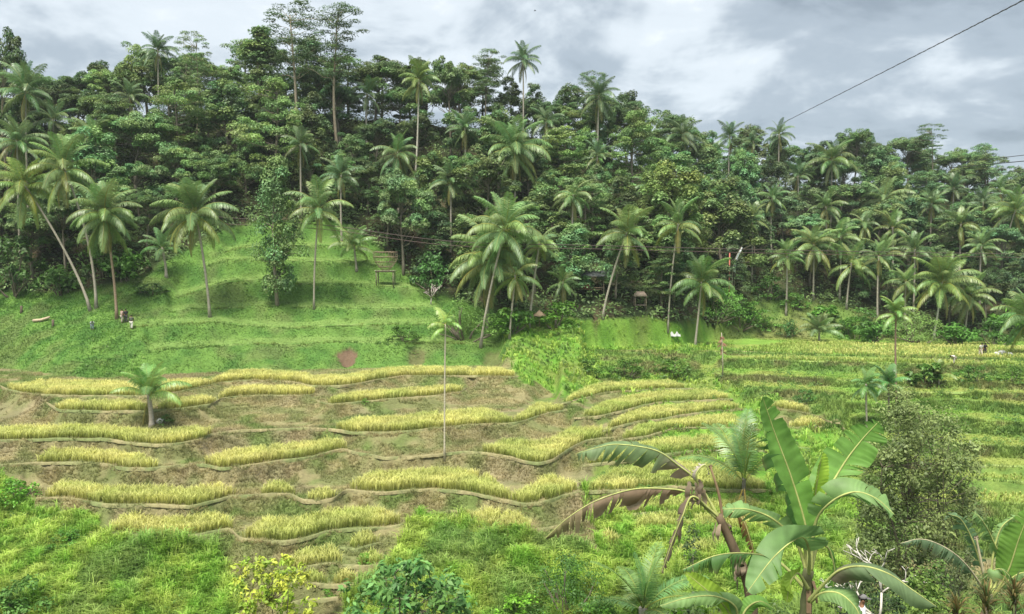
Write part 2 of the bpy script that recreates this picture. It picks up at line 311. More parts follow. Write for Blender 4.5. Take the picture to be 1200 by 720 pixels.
for k, (z, pts) in LINES.items():
    aa, yy = [], []
    zc = np.full(NC, z)
    for (u, v) in pts:
        d = ray(u, v); aa.append(d[0] / d[1])
        if k in G_Y: yy.append(G_Y[k] + float(np.interp(d[0] / d[1], gfa, gfy)))
        else: yy.append(d[1] * z / d[2])
    aa, yy = np.array(aa), np.array(yy)
    if k in G_Y: zc = np.interp(AC, aa, [at_Y(u, v, y)[2] - CZ for (u, v), y in zip(pts, yy)])
    Yc = np.interp(AC, aa, yy)
    kk = np.array([1, 2, 3, 2, 1.]) / 9; Yc = np.convolve(np.pad(Yc, 2, 'edge'), kk, 'valid')
    if k in G_Y:
        Yc = Yc + 2.6 * (fbm(AC * 14, AC * 0 + 3.3, ord(k[1]), 3) - .5); zc = zc + 0.5 * (fbm(AC * 11, AC * 0 + 7.1, ord(k[1]) + 50, 3) - .5)
    Yc = Yc + 0.28 * (fbm(AC * 70, AC * 0 + len(k), ord(k[0]) + int(k[1:])) - 0.5)
    EDGE[k] = (zc, Yc, (AC >= aa[0]) & (AC <= aa[-1]))
TREAD = {k: np.full(NC, 0.9 if k[0] != 'G' else 2.7) for k in LINES}
for k in ('R1', 'R2', 'R3', 'R4', 'R5', 'R6', 'R7', 'R8', 'R9', 'R10'): TREAD[k][:] = 9.0; RFRAC = .62
TREAD['R1'][:] = 30
for (k, u0, u1, d0, d1, h, yl) in RICE:
    a0, a1 = U2A(u0), U2A(u1); s = (AC >= a0) & (AC <= a1)
    TREAD[k][s] = np.maximum(TREAD[k][s], 0.6 + np.interp(AC[s], [a0, a1], [d0, d1]))
gfa, gfy = [], []
for (u, v) in GF:
    d = ray(u, v); gfa.append(d[0] / d[1]); gfy.append(d[1] * (-11.45) / d[2])
GFY = np.interp(AC, gfa, gfy)
wa = U2A([p[0] for p in WF]); WFY = np.interp(AC, wa, [p[2] for p in WF])
WFZ = np.interp(AC, wa, [at_Y(p[0], p[1], p[2])[2] - CZ for p in WF])
ra = U2A(RIDGE_U); RGZ = np.interp(AC, ra, RIDGE_Z); RGY = np.interp(AC, ra, RIDGE_Y)
rba, rby = [], []
for (u, v) in RB:
    d = ray(u, v); rba.append(d[0] / d[1]); rby.append(d[1] * (-10.6) / d[2])
RBY = np.interp(AC, rba, rby)
NEAR_L = ([1, 4, 12, 20, 30, 38, 43, 46.5], [-1.8, -2.8, -7, -12, -18.3, -22, -22, -20.3])
NEAR_R = ([1, 4, 12, 15, 20, 28, 34, 40, 47.5], [-1.8, -2.6, -6, -7.5, -9.3, -11.8, -14.5, -18.2, -18.6])
TRD_EFF = {k: np.zeros(NC) for k in LINES}
ZG = np.zeros((NC, NR))
for j in range(NC):
    w = float(sm01(U2A(0) * 0 + AC[j] * F + 600, 760, 960))
    y0 = np.union1d(NEAR_L[0], NEAR_R[0]); y0 = y0[y0 <= 46.5]
    z0 = np.interp(y0, *NEAR_L) * (1 - w) + np.interp(y0, *NEAR_R) * w
    nodes = [(y, z, None) for y, z in zip(y0, z0)]
    ev = [(EDGE[k][1][j], EDGE[k][0][j], k) for k in LINES if EDGE[k][2][j]]
    uu = AC[j] * F + 600
    if uu < 590: ev.append((GFY[j], -11.45, None))
    if uu > 822: ev.append((RBY[j], -10.6, None))
    ev.append((WFY[j], WFZ[j], None)); ev.append((RGY[j], RGZ[j], None))
    ev.sort(); last = nodes[-1]
    for e in ev:
        if e[0] > last[0] + 0.5 and (e[1] > last[1] + 0.03 or e[0] > 90): nodes.append(e); last = e
    nodes += [(RGY[j] + 14, RGZ[j] - 1.0, None), (RGY[j] + 60, RGZ[j] - 16, None), (430, -10, None)]
    prof_y, prof_z = [], []
    for n0, n1 in zip(nodes[:-1], nodes[1:]):
        prof_y.append(n0[0]); prof_z.append(n0[1]); gap = n1[0] - n0[0]; dz = n1[1] - n0[1]
        if n0[2]:
            t = min(TREAD[n0[2]][j], gap * (.93 if n0[2] == 'R1' else .62 if n0[2][0] == 'R' else .80)); TRD_EFF[n0[2]][j] = t
            tr = min(0.02 * t, .05) if n0[2][0] != 'G' else min(.22 * t, .4 * max(dz, 0)); prof_y.append(n0[0] + t); prof_z.append(n0[1] + tr)
            if n1[2]:
                pw = 2.3 if n1[2][0] in 'LMNS' else 1.0
                for s in (0.25, 0.5, 0.75, 0.9):
                    prof_y.append(n0[0] + t + (gap - t) * s); prof_z.append(n0[1] + tr + (dz - tr) * s ** pw)
    prof_y.append(nodes[-1][0]); prof_z.append(nodes[-1][1])
    ZG[j] = np.interp(YR, prof_y, prof_z)
K = np.array([1, 2, 1.]) / 4
for _ in range(2): ZG = np.apply_along_axis(lambda c: np.convolve(np.pad(c, 1, 'edge'), K, 'valid'), 0, ZG)
AA, YY = np.meshgrid(AC, YR, indexing='ij'); XX = AA * YY
UU, VV = project(XX, YY, ZG + CZ)
steep = np.abs(np.gradient(ZG, axis=1) / np.gradient(YY, axis=1)); steep_s = np.clip(steep, 0, 1)
amp = 0.05 + 0.30 * sm01(steep, 0.15, 0.7) + 0.5 * sm01(YY, 110, 135)
amp = np.where(YY < 46, 0.5, amp)
ZG = ZG + amp * (fbm(XX * 0.45, YY * 0.45, 3, 5) - 0.5) + 0.55 * sm01(steep, 0.12, 0.6) * (fbm(XX * 1.5, YY * 1.5, 9, 4) - 0.5) * (YY < 96)
TM = np.zeros_like(ZG)                                    # 1 on lawn and field treads; on the lawn it paints sky-lit paleness
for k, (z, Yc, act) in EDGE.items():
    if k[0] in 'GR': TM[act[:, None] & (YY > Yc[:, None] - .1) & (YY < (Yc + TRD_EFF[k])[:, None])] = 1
qn = (ZG + .5 * (fbm(XX * .22, YY * .22, 23, 3) - .5)) / .34; qs = np.floor(qn) + sm01(qn - np.floor(qn), .62, .98)
wq = sm01(steep, .14, .3) * (UU < 900) * (YY < 93) * (YY > 46) * sm01(fbm(XX * .3, YY * .3, 24, 3), .3, .5)
ZG = ZG + .8 * wq * (qs - qn) * .34
# bare earth scars in the lawn bank
SCAR = [(405, 420, 13, 13), (489, 419, 9, 11), (577, 420, 11, 10), (697, 376, 4, 16)]
scar = np.zeros_like(ZG)
for (u, v, ru, rv) in SCAR:
    q = ((UU - u) / ru) ** 2 + ((VV - v) / rv) ** 2 + 3.2 * (fbm(XX * .8, YY * .8, 21, 4) - 0.5)
    scar = np.maximum(scar, sm01(-q, -1.1, -0.75) * (YY > 80) * (YY < 118))
ZG = ZG - 0.35 * scar
UU, VV = project(XX, YY, ZG + CZ)
def ground_idx(X, Y):
    X = np.asarray(X, float); Y = np.asarray(Y, float); a = np.clip(X / Y, AC[0], AC[-1] - 1e-6); y = np.clip(Y, YR[0], YR[-1] - 1e-6)
    j = np.clip(np.searchsorted(AC, a, 'right') - 1, 0, NC - 2); i = np.clip(np.searchsorted(YR, y, 'right') - 1, 0, NR - 2)
    return j, i, (a - AC[j]) / (AC[j + 1] - AC[j]), (y - YR[i]) / (YR[i + 1] - YR[i])
def bil(G, X, Y):
    j, i, fa, fy = ground_idx(X, Y)
    return (G[j, i] * (1 - fa) + G[j + 1, i] * fa) * (1 - fy) + (G[j, i + 1] * (1 - fa) + G[j + 1, i + 1] * fa) * fy
def ground(X, Y): return bil(ZG, X, Y) + CZ
def hit(u, v, lift=0.0, y0=40.0, foot_only=False):
    """first place where the sight line meets the land (raised by lift)"""
    d = ray(u, v); Ys = np.arange(y0, 200, 0.1); X = d[0] / d[1] * Ys; Z = CZ + d[2] / d[1] * Ys
    G = ground(X, Ys) + (lift if not foot_only else np.where(Ys > np.interp(X / Ys, AC, WFY) + 1, lift, -50))
    w = np.nonzero(Z <= G)[0]; k = w[0] if len(w) else len(Ys) - 1
    return np.array([X[k], Ys[k], ground(X[k], Ys[k])])
# ------------------------------------------------------------------ kinds of ground
ZT, ZL, ZW, ZF, ZD, ZN = range(6)                         # dry terrace, lush grass, lawn, right fields, wood floor, near slope
P_LUSH_L = [(-400, 548), (0, 552), (25, 578), (50, 590), (108, 600), (112, 628), (150, 634), (200, 637), (255, 640), (270, 660), (282, 700), (290, 1200), (-400, 1200)]
P_LUSH_C = [(479, 613), (500, 606), (545, 606), (572, 622), (632, 628), (700, 650), (760, 668), (800, 664), (1000, 650), (1000, 1200), (360, 1200), (405, 702), (450, 664)]
P_LOW = [(690, 546), (905, 532), (1000, 560), (1000, 660), (760, 668), (712, 655), (688, 610)]
P_GULLY = [(603, 448), (640, 452), (655, 470), (690, 466), (700, 445), (830, 440), (850, 452), (880, 470), (905, 470), (900, 500), (985, 505), (1010, 540), (1010, 640), (900, 655), (700, 545), (690, 525), (780, 520), (700, 415), (1000, 300), (560, 300), (585, 395)]
def zone_of(u, v, X, Y):
    foot = np.interp(X / Y, AC, WFY); gf = np.interp(X / Y, AC, GFY)
    u = u + 34 * (fbm(X * .5, Y * .5, 301, 3) - .5); v = v + 22 * (fbm(X * .5 + 9, Y * .5, 302, 3) - .5)
    z = np.full(np.shape(u), ZT)
    z[(u > 935 + 0.25 * (v - 440)) & (Y > 50)] = ZF
    z[(u > 640) & (v < 455 - 0.03 * (u - 640))] = ZF
    z[(u > 812) & (v < 470) & (Y > 70)] = ZF
    z[inpoly(u, v, P_GULLY) & (v > 412)] = ZL
    z[(u > 590) & (v < 450) & (v > 350) & (u < 690) & (Y > 78) & (v < 438 + (u - 640) * .6)] = ZL
    z[(u < 592) & (Y > gf - 0.2)] = ZW
    z[(u > 592) & (u < 835) & (v < 411) & (Y > 90)] = ZL
    z[inpoly(u, v, P_LUSH_L) | inpoly(u, v, P_LUSH_C) | inpoly(u, v, P_LOW)] = ZL
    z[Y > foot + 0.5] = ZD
    z[Y < 44] = ZN
    return z
def lerp3(a, b, t): t = np.asarray(t)[..., None]; return np.asarray(a) * (1 - t) + np.asarray(b) * t
def ground_colour(z, X, Y, st, tm=0.0):
    n1 = fbm(X * 0.16, Y * 0.16, 40, 4); n2 = fbm(X * 0.7, Y * 0.7, 41, 4); n3 = fbm(X * 0.33 + 7, Y * 0.33, 42, 3)
    c = lerp3((0.30, 0.268, 0.135), (0.205, 0.22, 0.09), sm01(n2, .38, .62))
    c = lerp3(c, (0.29, 0.235, 0.155), 0.45 * sm01(n1, .57, .70))
    c = lerp3(c, (0.13, 0.20, 0.05), 0.75 * sm01(n3, .56, .70))
    def put(k, col): c[z == k] = col[z == k]
    put(ZL, lerp3(lerp3((0.13, 0.28, 0.04), (0.21, 0.36, 0.06), sm01(n2, .35, .65)), (0.20, 0.21, 0.07), 0.6 * sm01(n1, .58, .72)))
    lw = lerp3(lerp3((0.085, 0.185, 0.04), (0.14, 0.255, 0.055), sm01(n2, .35, .65)), (0.16, 0.185, 0.07), 0.5 * sm01(n3, .56, .7))
    put(ZW, lerp3(lw, (0.205, 0.315, 0.085), 0.75 * tm))  # lawn treads painted paler than risers, as the open sky would light them
    fl = lerp3(lerp3((0.125, 0.225, 0.05), (0.19, 0.275, 0.065), sm01(n2, .35, .65)), (0.20, 0.165, 0.085), 0.6 * sm01(n3, .52, .64))
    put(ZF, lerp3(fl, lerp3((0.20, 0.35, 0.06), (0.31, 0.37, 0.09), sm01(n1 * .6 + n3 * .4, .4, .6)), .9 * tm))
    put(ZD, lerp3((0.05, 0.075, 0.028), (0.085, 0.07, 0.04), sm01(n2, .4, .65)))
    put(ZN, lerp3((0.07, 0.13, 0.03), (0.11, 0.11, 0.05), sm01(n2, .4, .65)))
    return c
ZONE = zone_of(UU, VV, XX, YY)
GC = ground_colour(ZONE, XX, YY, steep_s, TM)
for ax in (0, 1):
    GC = (GC + np.roll(GC, 1, ax) + np.roll(GC, -1, ax)) / 3
GC = lerp3(GC, np.array((0.17, 0.108, 0.075)), scar * np.where(UU < 440, .95, 0.45))
idx = np.arange(NC * NR).reshape(NC, NR)
quads = np.stack([idx[:-1, :-1], idx[1:, :-1], idx[1:, 1:], idx[:-1, 1:]], -1).reshape(-1, 4)
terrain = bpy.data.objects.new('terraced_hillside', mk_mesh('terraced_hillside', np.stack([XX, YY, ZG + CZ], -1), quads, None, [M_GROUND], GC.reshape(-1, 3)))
COL.objects.link(terrain); tag(terrain, kind='structure')
g = Bag(); g.add([(-3000, -3000, -14), (3000, -3000, -14), (3000, 3000, -14), (-3000, 3000, -14)], [(0, 1, 2, 3)], None, (0.07, 0.11, 0.03))
tag(g.obj('ground', [M_GROUND], None, False), kind='structure')
# the ledge behind the viewer's feet, so the near slope is not a cut edge
g = Bag(); n = 25; xs = np.linspace(-60, 60, n); ys = np.linspace(-40, 1.2, 12); gx, gy = np.meshgrid(xs, ys, indexing='ij')
gz = CZ - 1.85 - 0.02 * gx + 0.3 * (fbm(gx * .2, gy * .2, 77, 3) - .5) - sm01(np.abs(gx), 1.0, 40) * 1.5 * sm01(gy, -10, 1)
ii = np.arange(n * 12).reshape(n, 12); g.add(np.stack([gx, gy, gz], -1), np.stack([ii[:-1, :-1], ii[1:, :-1], ii[1:, 1:], ii[:-1, 1:]], -1), None, (0.08, 0.13, 0.035))
tag(g.obj('path', [M_GROUND]), kind='structure')
# ------------------------------------------------------------------ bunds: the raised dry lips along each terrace edge
for k, (z, Yc, act) in EDGE.items():
    js = np.nonzero(act & (np.abs(AC) < 0.72))[0]
    if len(js) < 4: continue
    X = AC[js] * (Yc[js] + .12); Y = Yc[js] + .12; n = len(js)
    green = k[0] == 'R'; V_w = 1.0
    hgt = 0.07 + 0.10 * fbm(X * 1.3, Y * 0, 60, 4); wd = 0.05 + 0.13 * fbm(X * 1.1, Y * 0, 61, 4); hgt = hgt * (.45 + .5 * fbm(X * .45, Y * 0, 66, 3))
    tap = np.minimum(1, np.minimum(np.arange(n), np.arange(n)[::-1]) / 6.0 + .1); hgt = hgt * tap
    zz = CZ + z[js] + 0.06 * (fbm(X * .6, Y * 0, 63, 3) - .5)
    prof = [(-1.5, -0.55), (-1.0, 0.15), (-0.45, 0.85), (0.35, 1.0), (1.1, 0.25), (1.6, -0.5)]
    V = np.stack([np.stack([X, Y + wd * p, zz + hgt * q + (0 if 0 < i < 5 else -.1)], -1) for i, (p, q) in enumerate(prof)], 1)
    q = [(a * 6 + b, (a + 1) * 6 + b, (a + 1) * 6 + b + 1, a * 6 + b + 1) for a in range(n - 1) for b in range(5)]
    nn = fbm(X * .35, Y * .35, 64, 3)[:, None]
    nn = sm01(fbm(X * .6, Y * .6, 64, 4), .3, .7)[:, None]; c = np.array((0.27, 0.24, 0.125)) * (1 - nn) + np.array((0.17, 0.20, 0.08)) * nn
    if k[0] == 'G': c = np.array((0.20, 0.29, 0.085)) * (1 - nn) + np.array((0.12, 0.225, 0.05)) * nn; hgt = hgt * .6; wd = wd * 1.5  # lawn step lips paler: the light catching them is put into the colour
    if green: c = np.array((0.30, 0.36, 0.12)) * (1 - nn) + np.array((0.20, 0.31, 0.075)) * nn
    if k == 'R1' : c = np.where((X / Y < U2A(900))[:, None], np.array((0.30, 0.29, 0.13)), c)
    b = Bag(); b.add(V.reshape(-1, 3), q, None, np.repeat(c, 6, 0))
    tag(b.obj('earth_bund', [M_BUND]), kind='structure')
# ------------------------------------------------------------------ blades
def blades(P, nb, h, w, lean, c_base, c_tip, rng, seg2=True, arch=0.5, spread=0.08):
    """grass-like blades: nb for each point; returns a Bag"""
    n = len(P); Pk = np.repeat(P, nb, 0); m = n * nb
    hh = np.repeat(np.broadcast_to(h, (n,)), nb) * rng.uniform(.65, 1.15, m)
    th = rng.uniform(0, 2 * math.pi, m); ln = lean * rng.uniform(.2, 1.3, m)
    d = np.stack([np.cos(th), np.sin(th), np.zeros(m)], -1); sdv = np.stack([-np.sin(th + rng.normal(0, .8, m)), np.cos(th), np.zeros(m)], -1)
    base = Pk + d * (rng.uniform(0, 1, m) * spread)[:, None]; base[:, 2] -= 0.03
    wv = sdv * (np.repeat(np.broadcast_to(w, (n,)), nb) * rng.uniform(.7, 1.3, m))[:, None]
    up = np.array([0, 0, 1.0]); cb = np.repeat(np.broadcast_to(c_base, (n, 3)), nb, 0); ct = np.repeat(np.broadcast_to(c_tip, (n, 3)), nb, 0)
    jit = rng.uniform(.8, 1.22, (m, 1)); cb = cb * jit; ct = ct * jit
    b = Bag()
    if seg2:
        mid = base + up * (hh * .68)[:, None] + d * (hh * ln * .45)[:, None]
        tip = base + up * (hh * (1 - arch * .35))[:, None] + d * (hh * (ln * .9 + arch * .45))[:, None]
        V = np.stack([base - wv * .5, base + wv * .5, mid + wv * .55, mid - wv * .55, tip], 1)
        o = np.arange(m)[:, None] * 5
        Cc = np.stack([cb, cb, ct * .8 + cb * .2, ct * .8 + cb * .2, ct], 1)
        b.add(V.reshape(-1, 3), np.concatenate([o, o + 1, o + 2, o + 3], 1), np.concatenate([o + 3, o + 2, o + 4], 1), Cc.reshape(-1, 3))
    else:
        tip = base + up * hh[:, None] + d * (hh * ln)[:, None]
        V = np.stack([base - wv * .5, base + wv * .5, tip], 1); o = np.arange(m)[:, None] * 3
        b.add(V.reshape(-1, 3), None, np.concatenate([o, o + 1, o + 2], 1), np.stack([cb, cb, ct], 1).reshape(-1, 3))
    return b
def put(bag, name, mat): return bag.obj(name, [mat])
# fringe of grass hanging over the lip of each terrace
rng = np.random.default_rng(15); FR = {'d': [], 'g': []}
for k, (z, Yc, act) in EDGE.items():
    js = np.nonzero(act & (np.abs(AC) < .70))[0]
    if len(js) < 4: continue
    a0, a1 = AC[js[0]], AC[js[-1]]; n = int((a1 - a0) * Yc[js].mean() * (34 if k[0] in 'LMNS' else 14)); a = rng.uniform(a0, a1, n)
    Y = np.interp(a, AC, Yc) + rng.uniform(-.30, .16, n); X = a * Y; dens = fbm(X * .9, Y * .9, 221, 3); kp = dens > .42; X, Y = X[kp], Y[kp]
    FR['d' if k[0] in 'LMNS' else 'g'].append(np.column_stack([X, Y, np.maximum(bil(ZG, X, Y) + CZ, 0)]))
for kk, nm, lb in (('d', 'dry_fringe', 'dry grass hanging over the lips of the rice terraces'), ('g', 'green_fringe', 'green grass growing over the edges of the lawn and field steps')):
    P_ = np.concatenate(FR[kk]); nz = fbm(P_[:, 0] * .4, P_[:, 1] * .4, 222, 3)
    c = lerp3((0.44, 0.38, 0.20), (0.27, 0.30, 0.12), sm01(nz, .35, .62)) if kk == 'd' else lerp3((0.12, 0.24, 0.05), (0.26, 0.33, 0.09), sm01(nz, .35, .65))
    b = blades(P_, 4, .12 + .26 * fbm(P_[:, 0] * 1.2, P_[:, 1] * 1.2, 223, 3) + (.1 if kk == 'g' else 0), .05, 1.1, c * .85, c * 1.15, rng, False)
    tag(put(b, nm, M_GRASS), lb, 'grass', kind='stuff')
# ------------------------------------------------------------------ rice, strip by strip
RICE_SIDE = {}
def rice_label(i, k, u0, u1, yl):
    tone = 'golden ripe' if yl >= .75 else ('yellow-green ripening' if yl >= .4 else 'green young')
    lev = {'L1': 'the topmost terrace under the lawn bank', 'L2': 'the second terrace down', 'L3': 'the short terrace under the topmost bund', 'L4': 'the long third terrace', 'L5': 'the fourth terrace', 'L6': 'the fifth terrace', 'L7': 'the sixth terrace', 'L8': 'a tiny ledge beside the tall grass', 'L9': 'the small low ledges', 'L10': 'the lower small ledges', 'L11': 'the lowest small ledge', 'N3': 'a low ledge behind the brown banana leaf', 'N4': 'a low ledge behind the banana stem', 'N5': 'the ledge seen between the dead and the green banana', 'M1': 'the highest curved terrace past the gully', 'M2': 'the second curved terrace past the gully', 'M3': 'the third curved terrace past the gully', 'M4': 'the fourth curved terrace past the gully', 'M5': 'the terrace above the torn banana leaf', 'S1': 'a stepped plot beside the upright banana leaf', 'S2': 'a stepped plot just under its twin', 'R1': 'the broad far field on the right', 'R2': 'the narrow step below the broad field', 'R3': 'the step under the grassy right-hand bank', 'R5': 'the right-hand step behind the shrub tree top', 'R7': 'the bright right-hand step level with the shrub tree', 'R4': 'the next step below the grassy right-hand bank', 'R6': 'the right-hand step above the shrub tree', 'R8': 'the right-hand step beside the shrub tree', 'R9': 'the thin right-hand step', 'R10': 'the lowest right-hand step'}[k]
    same = [r for r in RICE if r[0] == k]
    pos = ''
    if len(same) > 1:
        o = sorted(same, key=lambda r: r[1]).index(RICE[i]); pos = [', leftmost plot', ', second plot from left', ', third plot from left', ', fourth plot from left', ', fifth plot from left', ', sixth plot'][o]
    return f'{tone} rice on {lev}{pos}'
for i, (k, u0, u1, d0, d1, h, yl) in enumerate(RICE):
    z, Yc, act = EDGE[k]; a0, a1 = U2A(u0), U2A(u1); far = k[0] == 'R'
    rng = np.random.default_rng(100 + i)
    ym = float(np.interp((a0 + a1) / 2, AC, Yc)); sp = 0.172 if not far else 0.36
    if far and k in ('R1',): sp = 0.42
    pts = []
    n_al = max(6, int((a1 - a0) * ym / sp)); dmax = max(d0, d1)
    for r in range(int(dmax / sp) + 1):
        a = np.linspace(a0, a1, n_al) + rng.normal(0, .25 * sp / ym, n_al)
        off = 0.42 + r * sp + rng.normal(0, .05, n_al)
        lim = np.minimum(np.interp(a, [a0, a1], [d0, d1]) + .4, np.interp(a, AC, TRD_EFF[k]) + .2)
        endr = np.minimum(a - a0, a1 - a) * ym                       # rounded ends of a plot
        ok = (off < lim) & (off < .5 + endr * 2.2) & (np.abs(a) < .80)
        a = a[ok]; Y = np.interp(a, AC, Yc) + off[ok]
        pts.append(np.stack([a * Y, Y], -1))
    pts = np.concatenate(pts)
    keep = fbm(pts[:, 0] * .9, pts[:, 1] * .9, 70 + i, 2) > (0.22 if not far else .3); pts = pts[keep]
    P = np.column_stack([pts, ground(pts[:, 0], pts[:, 1])])
    f = fbm(P[:, 0] * .35, P[:, 1] * .35, 90 + i, 3)[:, None]; yy = np.clip(yl + (f - .5) * 1.1, 0, 1)
    if k == 'R1': yy = np.clip(yy * sm01(P[:, 0] / P[:, 1], .30, .45)[:, None] * 1.25, 0, 1)
    tip = np.array((0.42, 0.54, 0.13)) * (1 - yy) + np.array((0.80, 0.77, 0.29)) * yy
    bas = np.array((0.20, 0.28, 0.06)) * (1 - yy) + np.array((0.38, 0.38, 0.11)) * yy
    hh = h * (.98 if not far else 1.0) * (.80 + .36 * fbm(P[:, 0] * .9, P[:, 1] * .9, 5 + i, 3))
    b = blades(P, 6 if not far else 5, hh, 0.036 if not far else .07, .24, bas, tip, rng, True, .42, .09)
    o = put(b, 'rice_plants', M_RICE); tag(o, rice_label(i, k, u0, u1, yl), 'rice', 'ripening rice plots on the terraces', 'stuff')
# ------------------------------------------------------------------ grasses
def scatter(n, y0, y1, seed, a_lim=.72):
    rng = np.random.default_rng(seed); a = rng.uniform(-a_lim, a_lim, n); Y = rng.uniform(y0, y1, n); X = a * Y
    Z = ground(X, Y); u, v = project(X, Y, Z); z = zone_of(u, v, X, Y)
    return np.column_stack([X, Y, Z]), z, u, v, rng
rice_mask = np.zeros_like(ZG)
for (k, u0, u1, d0, d1, h, yl) in RICE:
    a0, a1 = U2A(u0), U2A(u1); s = (AC >= a0) & (AC <= a1); dd = np.interp(AC, [a0, a1], [d0, d1])
    rice_mask[(s[:, None]) & (YY > EDGE[k][1][:, None] + .25) & (YY < EDGE[k][1][:, None] + dd[:, None] + .45)] = 1
bund_mask = np.zeros_like(ZG)
for k, (z, Yc, act) in EDGE.items():
    if k[0] in 'LMN': bund_mask[act[:, None] & (YY > Yc[:, None] - .12) & (YY < Yc[:, None] + .4)] = 1
P, z, u, v, rng = scatter(120000, 45, 142, 1)
Pe, ze, ue, ve, _ = scatter(600000, 46, 124, 4); se = bil(steep_s, Pe[:, 0], Pe[:, 1]); ke = (se > .22) & (rng.uniform(size=len(se)) < np.clip(se * .75, 0, .75)) & ((ze == ZT) | (ze == ZW) | (ze == ZF))
P = np.concatenate([P, Pe[ke]]); z = np.concatenate([z, ze[ke]]); u = np.concatenate([u, ue[ke]]); v = np.concatenate([v, ve[ke]])
Pe, ze, ue, ve, _ = scatter(130000, 46, 92, 6); ke = ze == ZT
P = np.concatenate([P, Pe[ke]]); z = np.concatenate([z, ze[ke]]); u = np.concatenate([u, ue[ke]]); v = np.concatenate([v, ve[ke]])
pm = rng.permutation(len(P)); P, z, u, v = P[pm], z[pm], u[pm], v[pm]                  # banks carry as much grass per face as the level ground
st = bil(steep_s, P[:, 0], P[:, 1]); rm = bil(rice_mask, P[:, 0], P[:, 1]); bm = bil(bund_mask, P[:, 0], P[:, 1]); sc_ = bil(scar, P[:, 0], P[:, 1])
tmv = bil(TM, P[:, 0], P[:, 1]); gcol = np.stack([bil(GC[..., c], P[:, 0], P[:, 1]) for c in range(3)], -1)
s = (z == ZT) & (rm < .3) & (bm < .3) & (fbm(P[:, 0] * .5, P[:, 1] * .5, 200, 3) > .34)
Pd = P[s]; c = gcol[s]
b = blades(Pd, 4, .10 + .34 * fbm(Pd[:, 0] * .6, Pd[:, 1] * .6, 202, 3) ** 1.5, .06, .7, c * 1.15, c * 1.75, rng, False)
tag(put(b, 'dry_grass', M_GRASS), 'dry tan grass clothing the bare terrace risers', 'grass', kind='stuff')
s = (z == ZW) & (sc_ < .3); Pd = P[s][:75000]; c = gcol[s][:75000]; uu_ = u[s][:75000]
tall = sm01(-uu_, -190, -120)
b = blades(Pd, 4, .07 + .16 * fbm(Pd[:, 0] * .5, Pd[:, 1] * .5, 203, 3) ** 2 + .30 * tall * fbm(Pd[:, 0] * .3, Pd[:, 1] * .3, 205, 3), .075, .6, c * (.95 + .25 * tall[:, None]), c * (1.3 + .5 * tall[:, None]), rng, False)
tag(put(b, 'lawn_grass', M_GRASS), 'short bright grass on the stepped lawn hill', 'grass', kind='stuff')
s = (z == ZF) & (rm < .3); Pd = P[s][:60000]; c = gcol[s][:60000]
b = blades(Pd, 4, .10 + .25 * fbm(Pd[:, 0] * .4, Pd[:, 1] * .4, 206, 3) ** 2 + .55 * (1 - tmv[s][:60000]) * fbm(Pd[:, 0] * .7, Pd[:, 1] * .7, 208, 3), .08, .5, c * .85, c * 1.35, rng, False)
tag(put(b, 'field_grass', M_GRASS), 'mixed green grass on the right-hand field banks', 'grass', kind='stuff')
P2, z2, u2, v2, rng = scatter(100000, 44.2, 118, 2)
P3, z3, u3, v3, _ = scatter(90000, 44.2, 60, 3)
P2 = np.concatenate([P2[z2 == ZL][:9500], P3[z3 == ZL][:22000]]); rm = bil(rice_mask, P2[:, 0], P2[:, 1]); P2 = P2[rm < .3]
n1 = fbm(P2[:, 0] * .25, P2[:, 1] * .25, 210, 3); n2 = fbm(P2[:, 0] * .8, P2[:, 1] * .8, 211, 3)
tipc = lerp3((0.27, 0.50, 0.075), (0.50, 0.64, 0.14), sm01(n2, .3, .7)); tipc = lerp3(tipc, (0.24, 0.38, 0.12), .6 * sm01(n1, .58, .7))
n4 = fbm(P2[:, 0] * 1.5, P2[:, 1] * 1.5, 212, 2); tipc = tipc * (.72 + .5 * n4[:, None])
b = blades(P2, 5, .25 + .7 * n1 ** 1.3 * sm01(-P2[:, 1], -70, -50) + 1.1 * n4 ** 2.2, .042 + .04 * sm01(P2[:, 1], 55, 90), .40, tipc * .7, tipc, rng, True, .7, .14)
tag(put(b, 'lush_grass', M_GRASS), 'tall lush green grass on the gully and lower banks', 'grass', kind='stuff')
Pn, zn, un, vn, rng = scatter(9000, 13, 44, 8, .78)
nn_ = fbm(Pn[:, 0] * .6, Pn[:, 1] * .6, 230, 3); cn = lerp3((0.10, 0.20, 0.05), (0.24, 0.36, 0.08), sm01(nn_, .3, .7))
b = blades(Pn, 5, .3 + .7 * nn_, .04, .5, cn * .6, cn, rng, True, .7, .16)
tag(put(b, 'slope_grass', M_GRASS), 'rough green grass on the near slope under the banana plants', 'grass', kind='stuff')
# broad-leaved weeds among the tall grass and along the field banks
rng = np.random.default_rng(31); b = Bag()
Pw, zw, uw, vw, _ = scatter(9000, 44.5, 116, 33)
s = ((zw == ZL) & (rng.uniform(size=len(zw)) < np.where(Pw[:, 1] < 62, .32, .5))) | ((zw == ZF) & (fbm(Pw[:, 0] * .25, Pw[:, 1] * .25, 35, 3) > .52)) | ((zw == ZW) & (fbm(Pw[:, 0] * .3, Pw[:, 1] * .3, 36, 2) > .72))
Pw = Pw[s][:2200]; nl = 16
dirs = rng.normal(size=(len(Pw) * nl, 3)); dirs[:, 2] = np.abs(dirs[:, 2]); dirs /= np.linalg.norm(dirs, axis=1)[:, None]
rr = np.repeat(rng.uniform(.2, .65, len(Pw)), nl)[:, None]
cc = lerp3((0.06, 0.15, 0.035), (0.20, 0.32, 0.06), np.repeat(rng.uniform(0, 1, len(Pw)), nl)) * rng.uniform(.8, 1.2, (len(Pw) * nl, 1))
